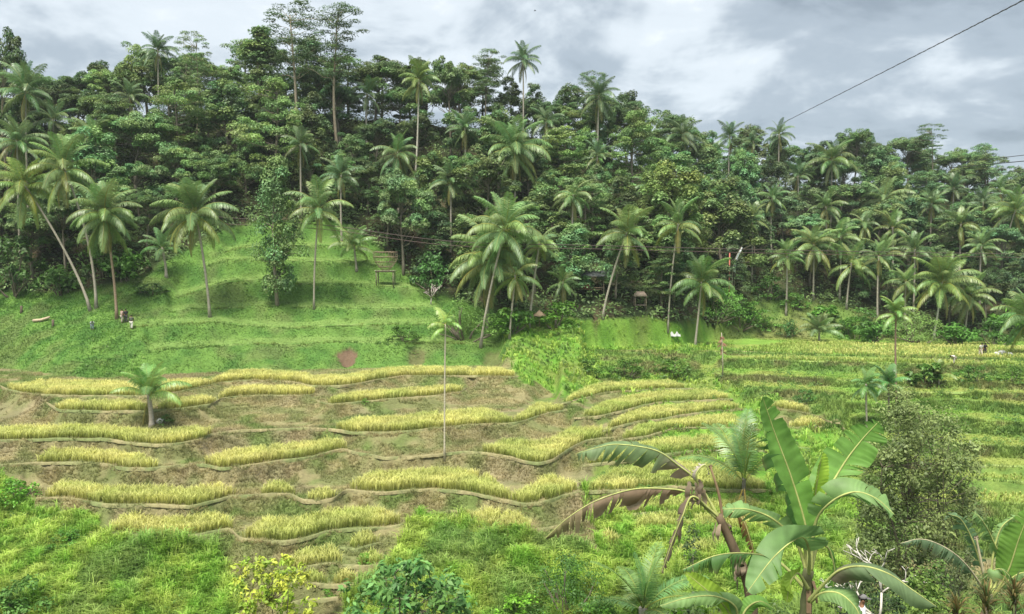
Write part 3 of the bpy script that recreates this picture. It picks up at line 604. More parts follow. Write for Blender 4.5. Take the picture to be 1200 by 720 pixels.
b.leaves(np.repeat(Pw, nl, 0) + dirs * rr * rng.uniform(.5, 1, (len(rr), 1)) + np.array([0, 0, .1]), dirs * .6 + np.array([0, -.2, .7]), rng.uniform(.11, .24, len(rr)), .55, cc, rng)
tag(put(b, 'leafy_weeds', M_LEAF), 'low broad-leaved weeds scattered through the green banks', 'weeds', kind='stuff')
# ------------------------------------------------------------------ broad-leaved trees
def clump(b, c, r, n, flat, size, col, rng, up=.7):
    d = rng.normal(size=(n, 3)); d /= np.linalg.norm(d, axis=1)[:, None]
    d[:, 2] = np.where(d[:, 2] < -.35, -d[:, 2], d[:, 2])
    rad = r * rng.uniform(.35, 1.08, (n, 1)) ** .6
    P_ = np.asarray(c) + d * rad * np.array([1, 1, flat])
    b.leaves(P_, d * .8 + np.array([0, 0, up]) + rng.normal(0, .35, (n, 3)), size * rng.uniform(.65, 1.3, n), .6,
             np.asarray(col) * rng.uniform(.78, 1.25, (n, 1)), rng)
def limb(b, p0, p1, r0, r1, rng, sides=5, n=5, col=(0.20, 0.17, 0.13), wob=.06):
    t = np.linspace(0, 1, n)[:, None]; p0, p1 = np.asarray(p0, float), np.asarray(p1, float)
    L = np.linalg.norm(p1 - p0); pts = p0 * (1 - t) + p1 * t + rng.normal(0, wob * L, (n, 3)) * np.sin(t * math.pi)
    b.tube(pts, np.linspace(r0, r1, n), sides, col); return pts
def tree_proto(kind, seed, H, R, leaf=.28, dens=3.2):
    rng = np.random.default_rng(seed); tb = Bag(); cb = Bag(); G = np.array((0.138, 0.245, 0.082))
    bark = np.array((0.23, 0.20, 0.155)) * rng.uniform(.8, 1.2)
    cl = []
    if kind == 'dome':
        c0 = np.array([0, 0, .55 * H]); nb = 14
        for k in range(nb):                                       # big boughs, each with its own boss of leaf clumps
            th = k * 2.4 + rng.uniform(-.4, .4); ph = rng.uniform(-.7, 1.2); q = rng.uniform(.45, .85)
            bc = c0 + np.array([math.cos(th) * math.cos(ph) * R * q, math.sin(th) * math.cos(ph) * R * q, math.sin(ph) * .42 * H * q])
            br = R * rng.uniform(.30, .46)
            for m in range(7):
                d = rng.normal(size=3); d /= np.linalg.norm(d); d[2] = abs(d[2]) * .9 - .15
                cl.append((bc + d * br * rng.uniform(.5, 1.0), br * rng.uniform(.34, .6), .75, 46))
    elif kind == 'layer':
        for k in range(13):
            zz = H * (.24 + .74 * (k / 12) + rng.uniform(-.03, .03)); rr = R * math.sqrt(max(.12, 1 - ((k / 12 - .42) / .62) ** 2)) * rng.uniform(.6, 1.15); ox, oy = rng.uniform(-.3, .3, 2) * R
            for m in range(7):
                th = rng.uniform(0, 2 * math.pi); q = rr * rng.uniform(.25, 1) ** .7
                cl.append((np.array([math.cos(th) * q + ox, math.sin(th) * q + oy, zz + rng.uniform(-.5, .5) - .05 * q]), R * rng.uniform(.17, .32), .45, 42))
    elif kind == 'airy':
        for k in range(13):
            zz = H * (.56 + .43 * (k / 12)); rr = R * (0.80 + .4 * math.sin(k * 1.9)) * (.75 + .35 * (k / 12))
            for m in range(5):
                th = rng.uniform(0, 2 * math.pi); q = rr * rng.uniform(.3, 1)
                cl.append((np.array([math.cos(th) * q, math.sin(th) * q, zz + rng.uniform(-.3, .3)]), R * rng.uniform(.18, .32), .25, 40))
    elif kind == 'column':
        for k in range(95):
            zz = H * rng.uniform(.10, 1.0) ; rr = R * (1 - .75 * (zz / H) ** 3) * (.7 + .5 * vnoise(zz * .6, 1.0, seed))
            th = rng.uniform(0, 2 * math.pi); q = rr * rng.uniform(.3, 1.3)
            cl.append((np.array([math.cos(th) * q, math.sin(th) * q, zz]), R * rng.uniform(.18, .6), .9, 42))
    elif kind == 'cone':
        for k in range(84):
            f = rng.uniform(0, 1) ** .8; zz = H * (.14 + .85 * f); rr = R * (1.02 - f) ** .75
            th = rng.uniform(0, 2 * math.pi); q = rr * rng.uniform(.5, 1)
            cl.append((np.array([math.cos(th) * q, math.sin(th) * q, zz]), R * rng.uniform(.18, .32), .6, 44))
    elif kind == 'feather':
        for k in range(84):
            th = rng.uniform(0, 2 * math.pi); f = rng.uniform(.12, 1); q = R * f ** .8 * rng.uniform(.6, 1)
            zz = H * (.18 + .80 * (1 - f ** 2.2) * rng.uniform(.55, 1.05))
            cl.append((np.array([math.cos(th) * q, math.sin(th) * q, zz]), R * rng.uniform(.13, .24), 1.1, 46))
    lean = np.array([rng.uniform(-.05, .05) * H, rng.uniform(-.04, .04) * H, 0])
    top = .93 if kind in ('layer', 'airy', 'column', 'cone') else .66
    t = np.linspace(0, 1, 9)[:, None]; pts = np.concatenate([lean[:1] * t * .8 + .02 * H * np.sin(t * 4 + seed), lean[1:2] * t + .015 * H * np.sin(t * 3 + seed * 2), t * top * H - .15], 1)
    pts[:, :2] -= pts[0, :2]
    rk = .55 if kind == 'airy' else .8
    tb.tube(pts, np.linspace(.021 * H + .05, .004 * H + .02, 9) * rk, 7, bark)
    for i, (c, r, fl, n) in enumerate(cl):
        c = c + np.append(lean[:2] * min(1, c[2] / H), 0)
        if i % (3 if kind == 'dome' else 2) == 0:
            zb = c[2] - (.18 * H if kind in ('dome', 'feather') else .05 * H); zb = min(max(zb, .2 * H), top * H * .95); f = zb / (top * H)
            p0 = np.array([np.interp(f, t[:, 0], pts[:, 0]), np.interp(f, t[:, 0], pts[:, 1]), zb])
            limb(tb, p0, c, (.006 * H + .01) * rk * .8, .015, rng, 4, 4, bark)
        clump(cb, c, r, int(n * dens), fl, leaf * (.8 if kind == 'airy' else 1), G * rng.uniform(.7, 1.4) * np.array([rng.uniform(.85, 1.25), 1, rng.uniform(.8, 1.2)]), rng)
    return tb.mesh('trunk', [M_BARK]), cb.mesh('crown', [M_LEAF], False), H
PROTO = {
 'dome': [tree_proto('dome', s, 13, 4.4) for s in (1, 2, 3, 4)],
 'layer': [tree_proto('layer', s, 14, 4.6) for s in (11, 12, 13)],
 'airy': [tree_proto('airy', s, 22, 5.0) for s in (21, 22)],
 'column': [tree_proto('column', s, 13, 2.2) for s in (31, 32)],
 'cone': [tree_proto('cone', s, 14, 3.4) for s in (41,)],
 'feather': [tree_proto('feather', s, 12, 4.0, .3) for s in (51, 52)],
}
TREES = []
def put_tree(kind, var, base, H, wid, tint, label=None, group=None, name='forest_tree', cat='tree', rz=None):
    tm, cm, H0 = PROTO[kind][var % len(PROTO[kind])]
    e = empty(name, base, label, cat, group, random.uniform(0, 6.28) if rz is None else rz)
    s = H / H0
    inst('trunk', tm, e, scale=(s * min(wid, 1.15), s * min(wid, 1.15), s), color=(1, 1, 1) if H < 20 else (1.3, 1.25, 1.15))
    inst('crown', cm, e, scale=(s * wid, s * wid, s), color=tint)
    TREES.append((e, kind, base, H)); return e
def tint(light=1.0, warm=0.0, blue=0.0): return (light * (1 + warm), light, light * (1 - .3 * warm + blue))
# trees that stand out one by one: kind, column, row of the top, distance, width factor, tint
SPECIAL = [
 ('airy', 0, 346, 4, 142, 1.3, tint(.6), 'very tall airy tree with layered crown, left of the two tallest on the skyline'),
 ('airy', 1, 396, 6, 140, 1.25, tint(.6), 'very tall airy tree with layered crown, right of the two tallest on the skyline'),
 ('airy', 0, 228, 38, 138, .62, tint(1.05, .1), 'slim bare-trunked tree with a small flat crown left of the tall pair'),
 ('dome', 1, 6, 14, 128, .95, tint(.62), 'dark dense tree at the left edge of the picture, top against the sky'),
 ('cone', 0, 298, 32, 146, 1.3, tint(1.0, .1), 'pointed dense tree on the skyline just left of the two tallest trees'),
 ('dome', 2, 528, 58, 146, .85, tint(.95), 'dense dark dome tree on the skyline right of the leaning pale-trunked palm'),
 ('airy', 1, 572, 58, 150, 1.0, tint(.95, .1, .25), 'greyish airy tree on the skyline beside the topmost centre palm'),
 ('airy', 0, 697, 84, 150, .8, tint(.85), 'airy flat-topped tree on the skyline right of centre'),
 ('airy', 1, 744, 118, 148, .75, tint(.8, 0, .1), 'small dark flat-topped airy tree at the end of the high skyline'),
 ('airy', 0, 1092, 145, 178, .85, tint(.8, 0, .15), 'sparse layered airy tree on the right skyline above the short wires'),
 ('dome', 3, 1002, 143, 180, .9, tint(.85), 'round-topped dense tree highest on the right-hand skyline'),
 ('layer', 0, 318, 92, 130, 1.25, tint(1.4, .12), 'large light green layered tree behind the top of the lawn hill'),
 ('column', 0, 323, 190, 108, 1.05, tint(1.15), 'tall slim tree wrapped in leaves to the ground on the lawn hill'),
 ('dome', 0, 472, 190, 119, .95, tint(1.3, .05, .2), 'round pale green tree at the forest edge right of the lawn hill'),
 ('layer', 1, 205, 95, 132, 1.2, tint(1.15, .12), 'broad yellowish green tree in the forest behind the leaning lawn palm'),
 ('layer', 2, 660, 150, 138, 1.3, tint(1.35, .15), 'spreading fresh green tree right of the big grey-green mid-forest palm'),
 ('feather', 0, 780, 190, 128, 1.25, tint(1.25, .2), 'feathery yellowish green tree above the thatched shelters'),
 ('feather', 1, 850, 215, 141, 1.25, tint(1.05, .15), 'feathery olive tree over the foot of the right-hand forest'),
 ('layer', 0, 745, 135, 140, 1.2, tint(1.25, .1), 'wide light green tree below the small flat-topped skyline tree'),
 ('dome', 2, 75, 215, 113, .9, tint(.85), 'dark bushy tree at the forest foot behind the paired palms at left'),
]
KEEP = []
for (kd, vr, u, v, Y, w, tn, lb) in SPECIAL:
    p = at_Y(u, v, Y); gz = float(ground(p[0], Y)); H = p[2] - gz
    put_tree(kd, vr, (p[0], Y, gz - .1), H, w * (13.5 / H if kd in ('dome', 'layer', 'column') and H > 16 else 1) * (22 / H if kd == 'airy' and H > 24 else 1), tn, lb)
    KEEP.append((p[0], Y, 2.6))
# ------------------------------------------------------------------ coconut palms
def frond_mesh(e0, droop, nl, hang, seed, lw=.02, ll=.235, name='frond', two=True):
    rng = np.random.default_rng(seed); b = Bag(); n = 14
    t = np.linspace(0, 1, n); th = np.radians(e0) - np.radians(droop) * t ** 1.25
    ds = 1.0 / (n - 1); x = np.concatenate([[0], np.cumsum(np.cos(th[:-1]) * ds)]); z = np.concatenate([[0], np.cumsum(np.sin(th[:-1]) * ds)])
    y = .05 * rng.uniform(-1, 1) * t ** 2
    pts = np.stack([x, y, z], 1); b.tube(pts, np.linspace(.014, .003, n), 4, (0.30, 0.33, 0.10), cap=False)
    for side in (-1, 1):
        tt = np.linspace(.13, .995, nl) + rng.normal(0, .004, nl); tt = np.clip(tt, .1, 1)
        p = np.stack([np.interp(tt, t, pts[:, k]) for k in range(3)], 1); an = np.interp(tt, t, th)
        T = np.stack([np.cos(an), 0 * an, np.sin(an)], 1); S = np.tile([0, side, 0.0], (nl, 1)); Nn = np.stack([-np.sin(an), 0 * an, np.cos(an)], 1)
        L = ll * (np.sin(np.pi * np.clip(.16 + .80 * tt, 0, 1)) ** .55) * rng.uniform(.85, 1.12, nl)
        fw = .35 + .75 * tt ** 2
        d1 = S + T * fw[:, None] + Nn * .18; d1 /= np.linalg.norm(d1, axis=1)[:, None]
        hg = hang * rng.uniform(.75, 1.25, nl)
        d1 = d1 + np.array([0, 0, -1.0]) * (hg * .55)[:, None]; d1 /= np.linalg.norm(d1, axis=1)[:, None]
        d2 = d1 + np.array([0, 0, -1.0]) * (hg * 1.5)[:, None]; d2 /= np.linalg.norm(d2, axis=1)[:, None]
        m = p + d1 * (L * .5)[:, None]; e = m + d2 * (L * .5)[:, None]
        wv = T * (lw * .5) * rng.uniform(.8, 1.2, (nl, 1))
        V = np.stack([p - wv * .5, p + wv * .5, m + wv, m - wv, e], 1); o = np.arange(nl)[:, None] * 5
        c = np.array((0.175, 0.27, 0.115)) * rng.uniform(.8, 1.2, (nl, 1)); tipc = c * np.array([1.18, 1.1, .95])
        C = np.stack([c, c, c * 1.08, c * 1.08, tipc], 1)
        b.add(V.reshape(-1, 3), np.concatenate([o, o + 1, o + 2, o + 3], 1), np.concatenate([o + 3, o + 2, o + 4], 1), C.reshape(-1, 3))
    return b.mesh(name, [M_PALM], False)
CLS = [(84, 38, .25), (70, 62, .45), (52, 85, .7), (34, 98, .9), (12, 85, 1.0), (-14, 66, 1.1), (-48, 34, 1.1)]
FROND = [[frond_mesh(e, d, 56, h * 1.1, 300 + 10 * i + k, .0175, .255) for k in range(2)] for i, (e, d, h) in enumerate(CLS)]
FROND_N = [[frond_mesh(e, d * .75, 46, h * .35, 400 + 10 * i + k, .0165, .22) for k in range(2)] for i, (e, d, h) in enumerate(CLS)]
FROND_A = [[frond_mesh(e, d, 26, h, 500 + 10 * i, .045, .30)] for i, (e, d, h) in enumerate(CLS)]
def palm(base, crown, R, label, group=None, n=24, lo=0.0, hi=1.0, r0=.17, r1=.12, bend=.25, tn=(1, 1, 1), fr=None, name='coconut_palm', dead=2, trunk_col=(0.36, 0.325, 0.265), seed=None, cat='palm'):
    rng = random.Random(seed if seed is not None else int(base[0] * 91 + base[1] * 7))
    fr = fr or FROND; base = np.array(base, float); crown = np.array(crown, float); d = crown - base; H = np.linalg.norm(d)
    e = empty(name, base, label, cat, group)
    t = np.linspace(0, 1, 12)[:, None]; side = np.array([rng.uniform(-1, 1), rng.uniform(-1, 1), 0]) * bend * .06 * H
    pts = d * t + side * np.sin(t * math.pi) + np.array([d[0], d[1], 0]) * (t ** 1.6 - t) * .6
    pts[0, 2] -= .25
    rad = np.linspace(r0, r1, 12); rad[0] *= 1.6; rad[1] *= 1.12
    b = Bag(); b.tube(pts, rad, 8, trunk_col); tr = b.obj('trunk', [M_PTRUNK], e)
    n = max(7, n + rng.randint(-3, 3)); sh = rng.uniform(-.07, .09); tx, ty = rng.uniform(-.16, .16), rng.uniform(-.16, .16)
    for k in range(n):
        f = sh + lo + (hi - lo) * (k + rng.uniform(-.4, .4)) / n; ci = int(np.clip(f * 6.4, 0, 6))
        s = R * rng.uniform(.86, 1.1) * (.8 if ci == 0 else 1)
        c = (tn[0] * rng.uniform(.85, 1.15), tn[1] * rng.uniform(.9, 1.1), tn[2] * rng.uniform(.85, 1.1))
        if ci >= 5 and rng.random() < .35: c = (c[0] * 1.25, c[1] * 1.05, c[2] * .85)
        inst('frond', fr[ci][rng.randrange(len(fr[ci]))], e, tuple(d - np.array([0, 0, .02 * R * ci])), (tx + rng.uniform(-.14, .14), ty + rng.uniform(-.12, .12), k * 2.39996 + rng.uniform(-.3, .3)), s, c)
    for k in range(dead):
        o = inst('frond', fr[6][0], e, tuple(d - np.array([0, 0, .12 * R])), (0, .35, rng.uniform(0, 6.28)), R * .85, (1.5, 1.0, .75)); o['label'] = 'dead brown hanging frond'
    return e
def palm_px(ub, vb, uc, vc, Rpx, label, Y=None, **kw):
    if vb is None:                                          # foot hidden in the wood: stand it on the slope where its crown meets the canopy
        if Y is None: Y = hit(uc, vc, kw.pop('lift', 9.5), 100, True)[1] - 3.5
        c = at_Y(uc, vc, Y); X = c[0] + (0 if ub is None else (ub - uc) / F * Y); base = np.array([X, Y, float(ground(X, Y))])
        KEEP.append((c[0], Y, 1.8))
    else:
        base = hit(ub, vb) if Y is None else np.array([at_Y(ub, vb, Y)[0], Y, float(ground(at_Y(ub, vb, Y)[0], Y))])
        Y = base[1]; c = at_Y(uc, vc, Y)
    kw.pop('lift', None)
    return palm(base, c, Rpx / F * Y, label, **kw)
G1 = 'coconut palms standing in the forest'; G0 = 'coconut palms at the forest edge and on the lawn'
olive = (1.0, 1.0, .95); pale = (1.2, 1.2, 1.1); dk = (.75, .8, .85)
palm_px(137, 374, 122, 248, 50, 'coconut palm with brown-draped trunk on the lawn beside the standing people', group=G0, tn=(1.0, 1.05, .9), dead=5, n=28, trunk_col=(.33, .24, .17))
palm_px(246, 372, 229, 248, 55, 'tall coconut palm leaning left in the middle of the lawn', group=G0, tn=(1.05, 1.05, .9), n=26, dead=1)
palm_px(368, 362, 374, 243, 43, 'straight slender coconut palm on the lawn right of the leafy column tree', group=G0, tn=pale, n=18, dead=1, r0=.13, r1=.1)
palm_px(113, 362, 75, 196, 50, 'left leaning coconut palm with long thin trunk behind the people', group=G0, tn=(1.15, 1.1, .85), n=24, bend=.8)
palm_px(106, 356, 28, 216, 48, 'yellow-green coconut palm spreading at the left edge', Y=104, group=G0, tn=(1.3, 1.2, .75), n=22, bend=.6)
palm_px(195, 325, 190, 290, 30, 'short young coconut palm on the upper lawn left', group=G0, tn=(.9, 1, .9), n=14, hi=.7, r0=.2, r1=.14, dead=0)
palm_px(418, 318, 415, 288, 32, 'small drooping coconut palm on the upper lawn near the platform', group=G0, tn=pale, n=14, hi=.85, dead=0)
palm_px(571, 388, 575, 300, 64, 'largest pale coconut palm in the centre, front of the clump', group=G0, tn=(1.28, 1.28, 1.1), n=32, dead=3, bend=.1)
palm_px(563, 374, 592, 268, 58, 'tall pale coconut palm just behind the largest centre palm', Y=103, group=G0, tn=(1.25, 1.25, 1.1), n=26, dead=0, bend=.1)
palm_px(597, 380, 604, 322, 34, 'short-trunked palm right of the largest centre palm', Y=103, group=G0, tn=(1.2, 1.1, .85), n=12, lo=.3, dead=2, r0=.14, r1=.11)
palm_px(620, 362, 632, 285, 30, 'palm with hanging fronds behind the thatched parasol', Y=107, group=G0, tn=pale, n=14, lo=.25, dead=1)
palm_px(706, 374, 735, 272, 43, 'coconut palm leaning right above the bank by the shelters', group=G0, tn=(1.1, 1.05, .9), n=18, dead=1, bend=.1)
palm_px(783, 352, 795, 262, 36, 'palm with long pale trunk behind the grassy bank', Y=117, group=G0, tn=(1.1, 1.1, .95), n=16, r0=.13, r1=.1)
palm_px(815, 362, 822, 330, 42, 'low shaggy coconut palm where the bank meets the pond field', Y=117, group=G0, tn=(.9, 1.0, .8), n=24, dead=1)
palm_px(1094, 404, 1104, 330, 46, 'full coconut palm with white trunk behind the broad field', Y=127, group=G0, tn=(1.2, 1.15, .85), n=28, dead=1, trunk_col=(.5, .47, .4))
palm_px(1130, 402, 1136, 345, 36, 'coconut palm half hidden right of the white-trunked palm', Y=130, group=G0, tn=(1.1, 1.1, .9), n=20)
palm_px(1216, 425, 1206, 372, 50, 'coconut palm cut off by the right edge above the field', Y=104, group=G0, tn=(1.1, 1.15, .95), n=22)
palm_px(953, 352, 954, 286, 34, 'palm with straight trunk at the foot of the right forest, leftmost of its row', Y=139, group=G0, tn=(1.2, 1.15, .95), n=20)
palm_px(992, 362, 998, 308, 36, 'palm with wide pale fronds at the foot of the right forest', Y=137, group=G0, tn=(1.35, 1.3, 1.0), n=16, dead=0)
palm_px(1040, 352, 1036, 298, 34, 'palm behind the wide pale-fronded palm at the right forest foot', Y=140, group=G0, tn=(1.1, 1.1, .95), n=16)
palm_px(1172, 312, 1190, 246, 34, 'palm leaning right high at the right forest edge', Y=146, group=G0, tn=(1.1, 1.05, .8), n=20)
for (uc, vc, R, lb, tn, n_, kw) in [
 (491, 93, 30, 'tall palm with leaning bare pale trunk rising out of the centre forest', (1.05, 1.0, .7), 22, dict(ub=484, Y=133, dead=3, trunk_col=(.5, .46, .38))),
 (613, 70, 28, 'highest palm on the skyline in the centre', dk, 18, dict(Y=149)),
 (603, 172, 50, 'big grey-green palm spreading in the middle of the forest', (1.15, 1.2, 1.1), 26, dict(dead=3)),
 (466, 178, 36, 'upright grey-green palm in the forest right of the slender lawn palm', (.9, 1.0, .95), 18, {}),
 (185, 58, 27, 'palm on the skyline far left beside the slim flat-crowned tree', dk, 18, dict(Y=146)),
 (702, 112, 32, 'dark palm on the skyline under the flat-topped airy tree', dk, 20, dict(Y=147)),
 (672, 228, 32, 'palm with drooping pale fronds above the tin-roofed hut', pale, 14, dict(lo=.3)),
 (400, 205, 30, 'shaded palm in the forest above the slender lawn palm', dk, 16, {}),
 (430, 110, 26, 'palm on the skyline right of the two tallest trees', dk, 16, dict(Y=144)),
 (30, 105, 40, 'drooping palm high in the forest at the left edge', (.85, .95, .9), 20, dict(Y=124)),
 (20, 165, 38, 'grey palm at the left edge below the dark tree', (1.0, 1.05, 1.0), 20, dict(Y=118)),
 (110, 160, 34, 'palm half hidden in the left forest above the paired palms', (.95, 1.05, .85), 18, {}),
 (800, 158, 30, 'palm on the skyline at the dip right of centre', dk, 20, dict(Y=160)),
 (855, 160, 23, 'leftmost of the small palm cluster on the right skyline', dk, 18, dict(Y=170)),
 (883, 166, 20, 'shortest of the small palm cluster on the right skyline', dk, 16, dict(Y=172)),
 (913, 157, 22, 'palm on the right skyline where the sky cable ends', dk, 18, dict(Y=170)),
 (975, 186, 34, 'palm below the round-topped tree on the right skyline', (.9, .95, .8), 20, dict(Y=164)),
 (1036, 232, 34, 'spreading pale palm high in the right forest', pale, 18, {}),
 (1046, 266, 28, 'palm just below the spreading pale palm in the right forest', (1.15, 1.1, .9), 16, {}),
 (1126, 262, 28, 'palm with pale fronds left of the leaning right-edge palm', (1.15, 1.1, .9), 16, {}),
 (1072, 292, 28, 'shaded palm left of the full white-trunked palm', (.9, .95, .85), 16, {}),
 (985, 276, 28, 'palm above the wide pale-fronded palm at the forest foot', (1.05, 1.1, .95), 16, {}),
 (968, 242, 26, 'shaded palm in the middle of the right forest', (.85, .9, .8), 14, {}),
 (1030, 300, 24, 'small shaded palm between the right forest foot palms', (.9, .95, .85), 14, {}),
 (1118, 220, 22, 'small palm high under the short wires', dk, 14, {}),
 (1172, 222, 24, 'palm on the right skyline near the picture edge', (.9, .95, .85), 14, {}),
 (905, 232, 24, 'palm in the upper right forest below the cable-end palm', (.95, 1.0, .95), 16, {}),
 (935, 206, 24, 'palm under the skyline left of the round-topped right tree', dk, 16, {}),
 (1012, 262, 24, 'palm left of the spreading pale palm in the right forest', (1.0, 1.05, .95), 16, {}),
 (1092, 238, 24, 'palm in the right forest under the sparse layered tree', (.9, .98, .92), 16, {}),
 (1150, 288, 26, 'palm above the half-hidden palm at the right forest foot', (1.0, 1.05, .9), 16, {}),
 (1152, 236, 22, 'small palm in the upper right forest near the wires', dk, 14, {}),
 (882, 256, 26, 'palm in the middle of the right forest, left of the forest foot row', (1.0, 1.0, .9), 16, {}),
 (922, 300, 26, 'low palm at the right forest foot left of the straight palm', (1.0, 1.08, .95), 16, {}),
 (1062, 330, 28, 'low palm with spread fronds left of the white-trunked palm', (1.15, 1.15, .95), 16, {}),
 (700, 182, 26, 'palm deep in the forest above the leaning bank palm', dk, 16, {}),
 (545, 150, 26, 'palm in the upper centre forest left of the big grey-green palm', (.85, .95, .95), 16, {}),
 (528, 212, 30, 'drooping grey palm in the centre forest above the largest palm', (.9, .98, 1.0), 16, dict(lo=.2)),
 (352, 168, 28, 'palm behind the large light green layered tree', dk, 16, {}),
 (62, 140, 30, 'palm in the left forest under the skyline', (.95, 1.0, .95), 18, {}),
 (152, 112, 26, 'palm in the upper left forest', dk, 16, {}),
 (640, 142, 26, 'palm in the upper centre forest under the skyline', dk, 16, {}),
 (760, 215, 26, 'palm in the feathery trees right of centre', (.9, .95, .85), 16, {}),
 (660, 330, 26, 'low palm in the shade right of the thatched parasol', (.9, .9, .75), 12, dict(Y=114)),
]:
    kw = dict(kw); ub = kw.pop('ub', None); Y = kw.pop('Y', None)
    palm_px(ub, None, uc, vc, R, lb, Y=Y, group=G1, tn=tn, n=n_, **kw)
palm_px(178, 500, 174, 462, 50, 'young coconut palm with thick trunk alone on the rice terraces', tn=(1.2, 1.35, .9), n=11, lo=0, hi=.48, r0=.22, r1=.16, dead=1, seed=5)
palm_px(872, 597, 872, 560, 88, 'young coconut palm behind the tall banana leaf', tn=(.95, 1.05, .8), n=12, lo=0, hi=.7, r0=.13, r1=.14, dead=2, fr=FROND_N, trunk_col=(.13, .12, .1), seed=8)
b0 = at_Y(754, 712, 44.6); palm((b0[0], 44.6, float(ground(b0[0], 44.6))), b0, 4.1, 'young trunkless coconut palm with upright fronds at the bottom, right of centre', n=12, lo=0, hi=.55, r0=.3, r1=.26, dead=1, fr=FROND_N, tn=(.85, 1.0, .8), seed=3)
palm_px(960, 398, 960, 388, 30, 'low bushy palm in front of the field shrubs', Y=125, tn=(1.1, 1.05, 1.0), n=20, hi=.6, dead=0)
# slender areca palms
AR = dict(fr=FROND_A, name='areca_palm', dead=0)
palm_px(521, 541, 522, 380, 26, 'slender areca palm on a pole-thin pale trunk rising from the rice terraces', n=11, lo=.1, hi=.95, r0=.075, r1=.06, tn=(1.5, 1.6, .9), bend=.05, trunk_col=(.52, .47, .36), **AR)
palm_px(1016, 503, 1015, 450, 27, 'dark areca palm with drooping fronds, left one of the field pair', n=11, lo=.05, r0=.09, r1=.08, tn=(.8, 1.05, .8), **AR)
palm_px(1042, 492, 1041, 449, 26, 'dark areca palm with drooping fronds, right one of the field pair', n=11, lo=.05, r0=.1, r1=.09, tn=(.75, 1.0, .8), trunk_col=(.15, .13, .11), **AR)
palm_px(1051, 474, 1050, 366, 27, 'tall areca palm with reddish flaking trunk in front of the broad field', n=11, lo=.1, hi=.9, r0=.10, r1=.08, tn=(1.15, 1.2, .85), trunk_col=(.30, .20, .15), **AR)
palm_px(1100, 452, 1100, 440, 24, 'low shaggy palm at the field edge behind the shrub tree', n=10, hi=.8, r0=.1, tn=(1.2, 1.1, .8), **AR)
# ------------------------------------------------------------------ the forest in between
ADJ = {'dome': ['dark dense', 'deep green', 'mid green', 'light green'], 'layer': ['dark layered', 'green layered', 'fresh green layered', 'pale layered'], 'column': ['dark slim leafy', 'slim leafy', 'slim green', 'slim pale green'], 'cone': ['dark pointed', 'pointed', 'green pointed', 'light pointed'], 'feather': ['dark feathery', 'olive feathery', 'feathery', 'pale feathery'], 'airy': ['dark airy', 'airy', 'airy', 'pale airy']}
rng = np.random.default_rng(77); acc = list(KEEP); scat = []
def try_tree(a, f, force_h=None):
    foot = float(np.interp(a, AC, WFY)); ry = float(np.interp(a, AC, RGY)); Y = foot + 2.0 + f * (ry + 6 - foot); X = a * Y
    hgt = rng.uniform(8.5, 11.5) if f < .2 else rng.uniform(10.5, 15.5); R = hgt * .3
    for (x, y, r) in acc:
        if (x - X) ** 2 + (y - Y) ** 2 < (.76 * (R + r)) ** 2: return
    acc.append((X, Y, R)); scat.append((X, Y, hgt, f, a))
for _ in range(260): try_tree(rng.uniform(-.72, .72), rng.uniform(0, .09))
for _ in range(700): try_tree(rng.uniform(-.72, .72), rng.uniform(.9, 1.0))
for _ in range(5000):
    if len(scat) < 275: try_tree(rng.uniform(-.72, .72), rng.uniform(.08, .93))
bands = {}
for (X, Y, hgt, f, a) in scat:
    kd = rng.choice(['dome', 'layer', 'column', 'feather', 'dome', 'dome', 'dome', 'layer', 'feather', 'dome', 'dome']); u = 600 + F * a
    if 690 < u < 900 and rng.random() < .5: kd = 'feather'
    nz = float(fbm(X * .05, Y * .08, 130, 2)); lt = float(np.clip(.50 + 1.2 * nz + rng.uniform(-.3, .4), .6, 1.7)); lt *= 1.0 if u < 700 else .92
    wm = rng.uniform(-.06, .18); bl = rng.uniform(0, .22) + (.12 if u > 850 else 0)
    wd = rng.uniform(.95, 1.25) * (1.5 if kd == 'column' else 1)
    e = put_tree(kd, int(rng.integers(0, 9)), (X, Y, float(ground(X, Y)) - .1), hgt, wd, tint(lt, wm, bl), None, 'broad-leaved trees of the hillside forest')
    tone = ADJ[kd][min(3, max(0, int((lt - .55) / .27)))]; row = 'along the forest foot' if f < .1 else ('along the forest skyline' if f > .9 else ('in the lower forest' if f < .45 else 'in the upper forest'))
    bands.setdefault((tone, row), []).append((u, e))
def ordinal(n): return {1: 'first', 2: 'second', 3: 'third', 4: 'fourth', 5: 'fifth', 6: 'sixth', 7: 'seventh', 8: 'eighth', 9: 'ninth', 10: 'tenth', 11: 'eleventh', 12: 'twelfth'}.get(n, f'{n}th')
for (tone, row), l in bands.items():
    l.sort(key=lambda q: q[0])
    for i, (u, e) in enumerate(l):
        e['label'] = f'{ordinal(i + 1)} {tone} tree from the left {row}' if len(l) > 1 else f'the only {tone} tree {row}'
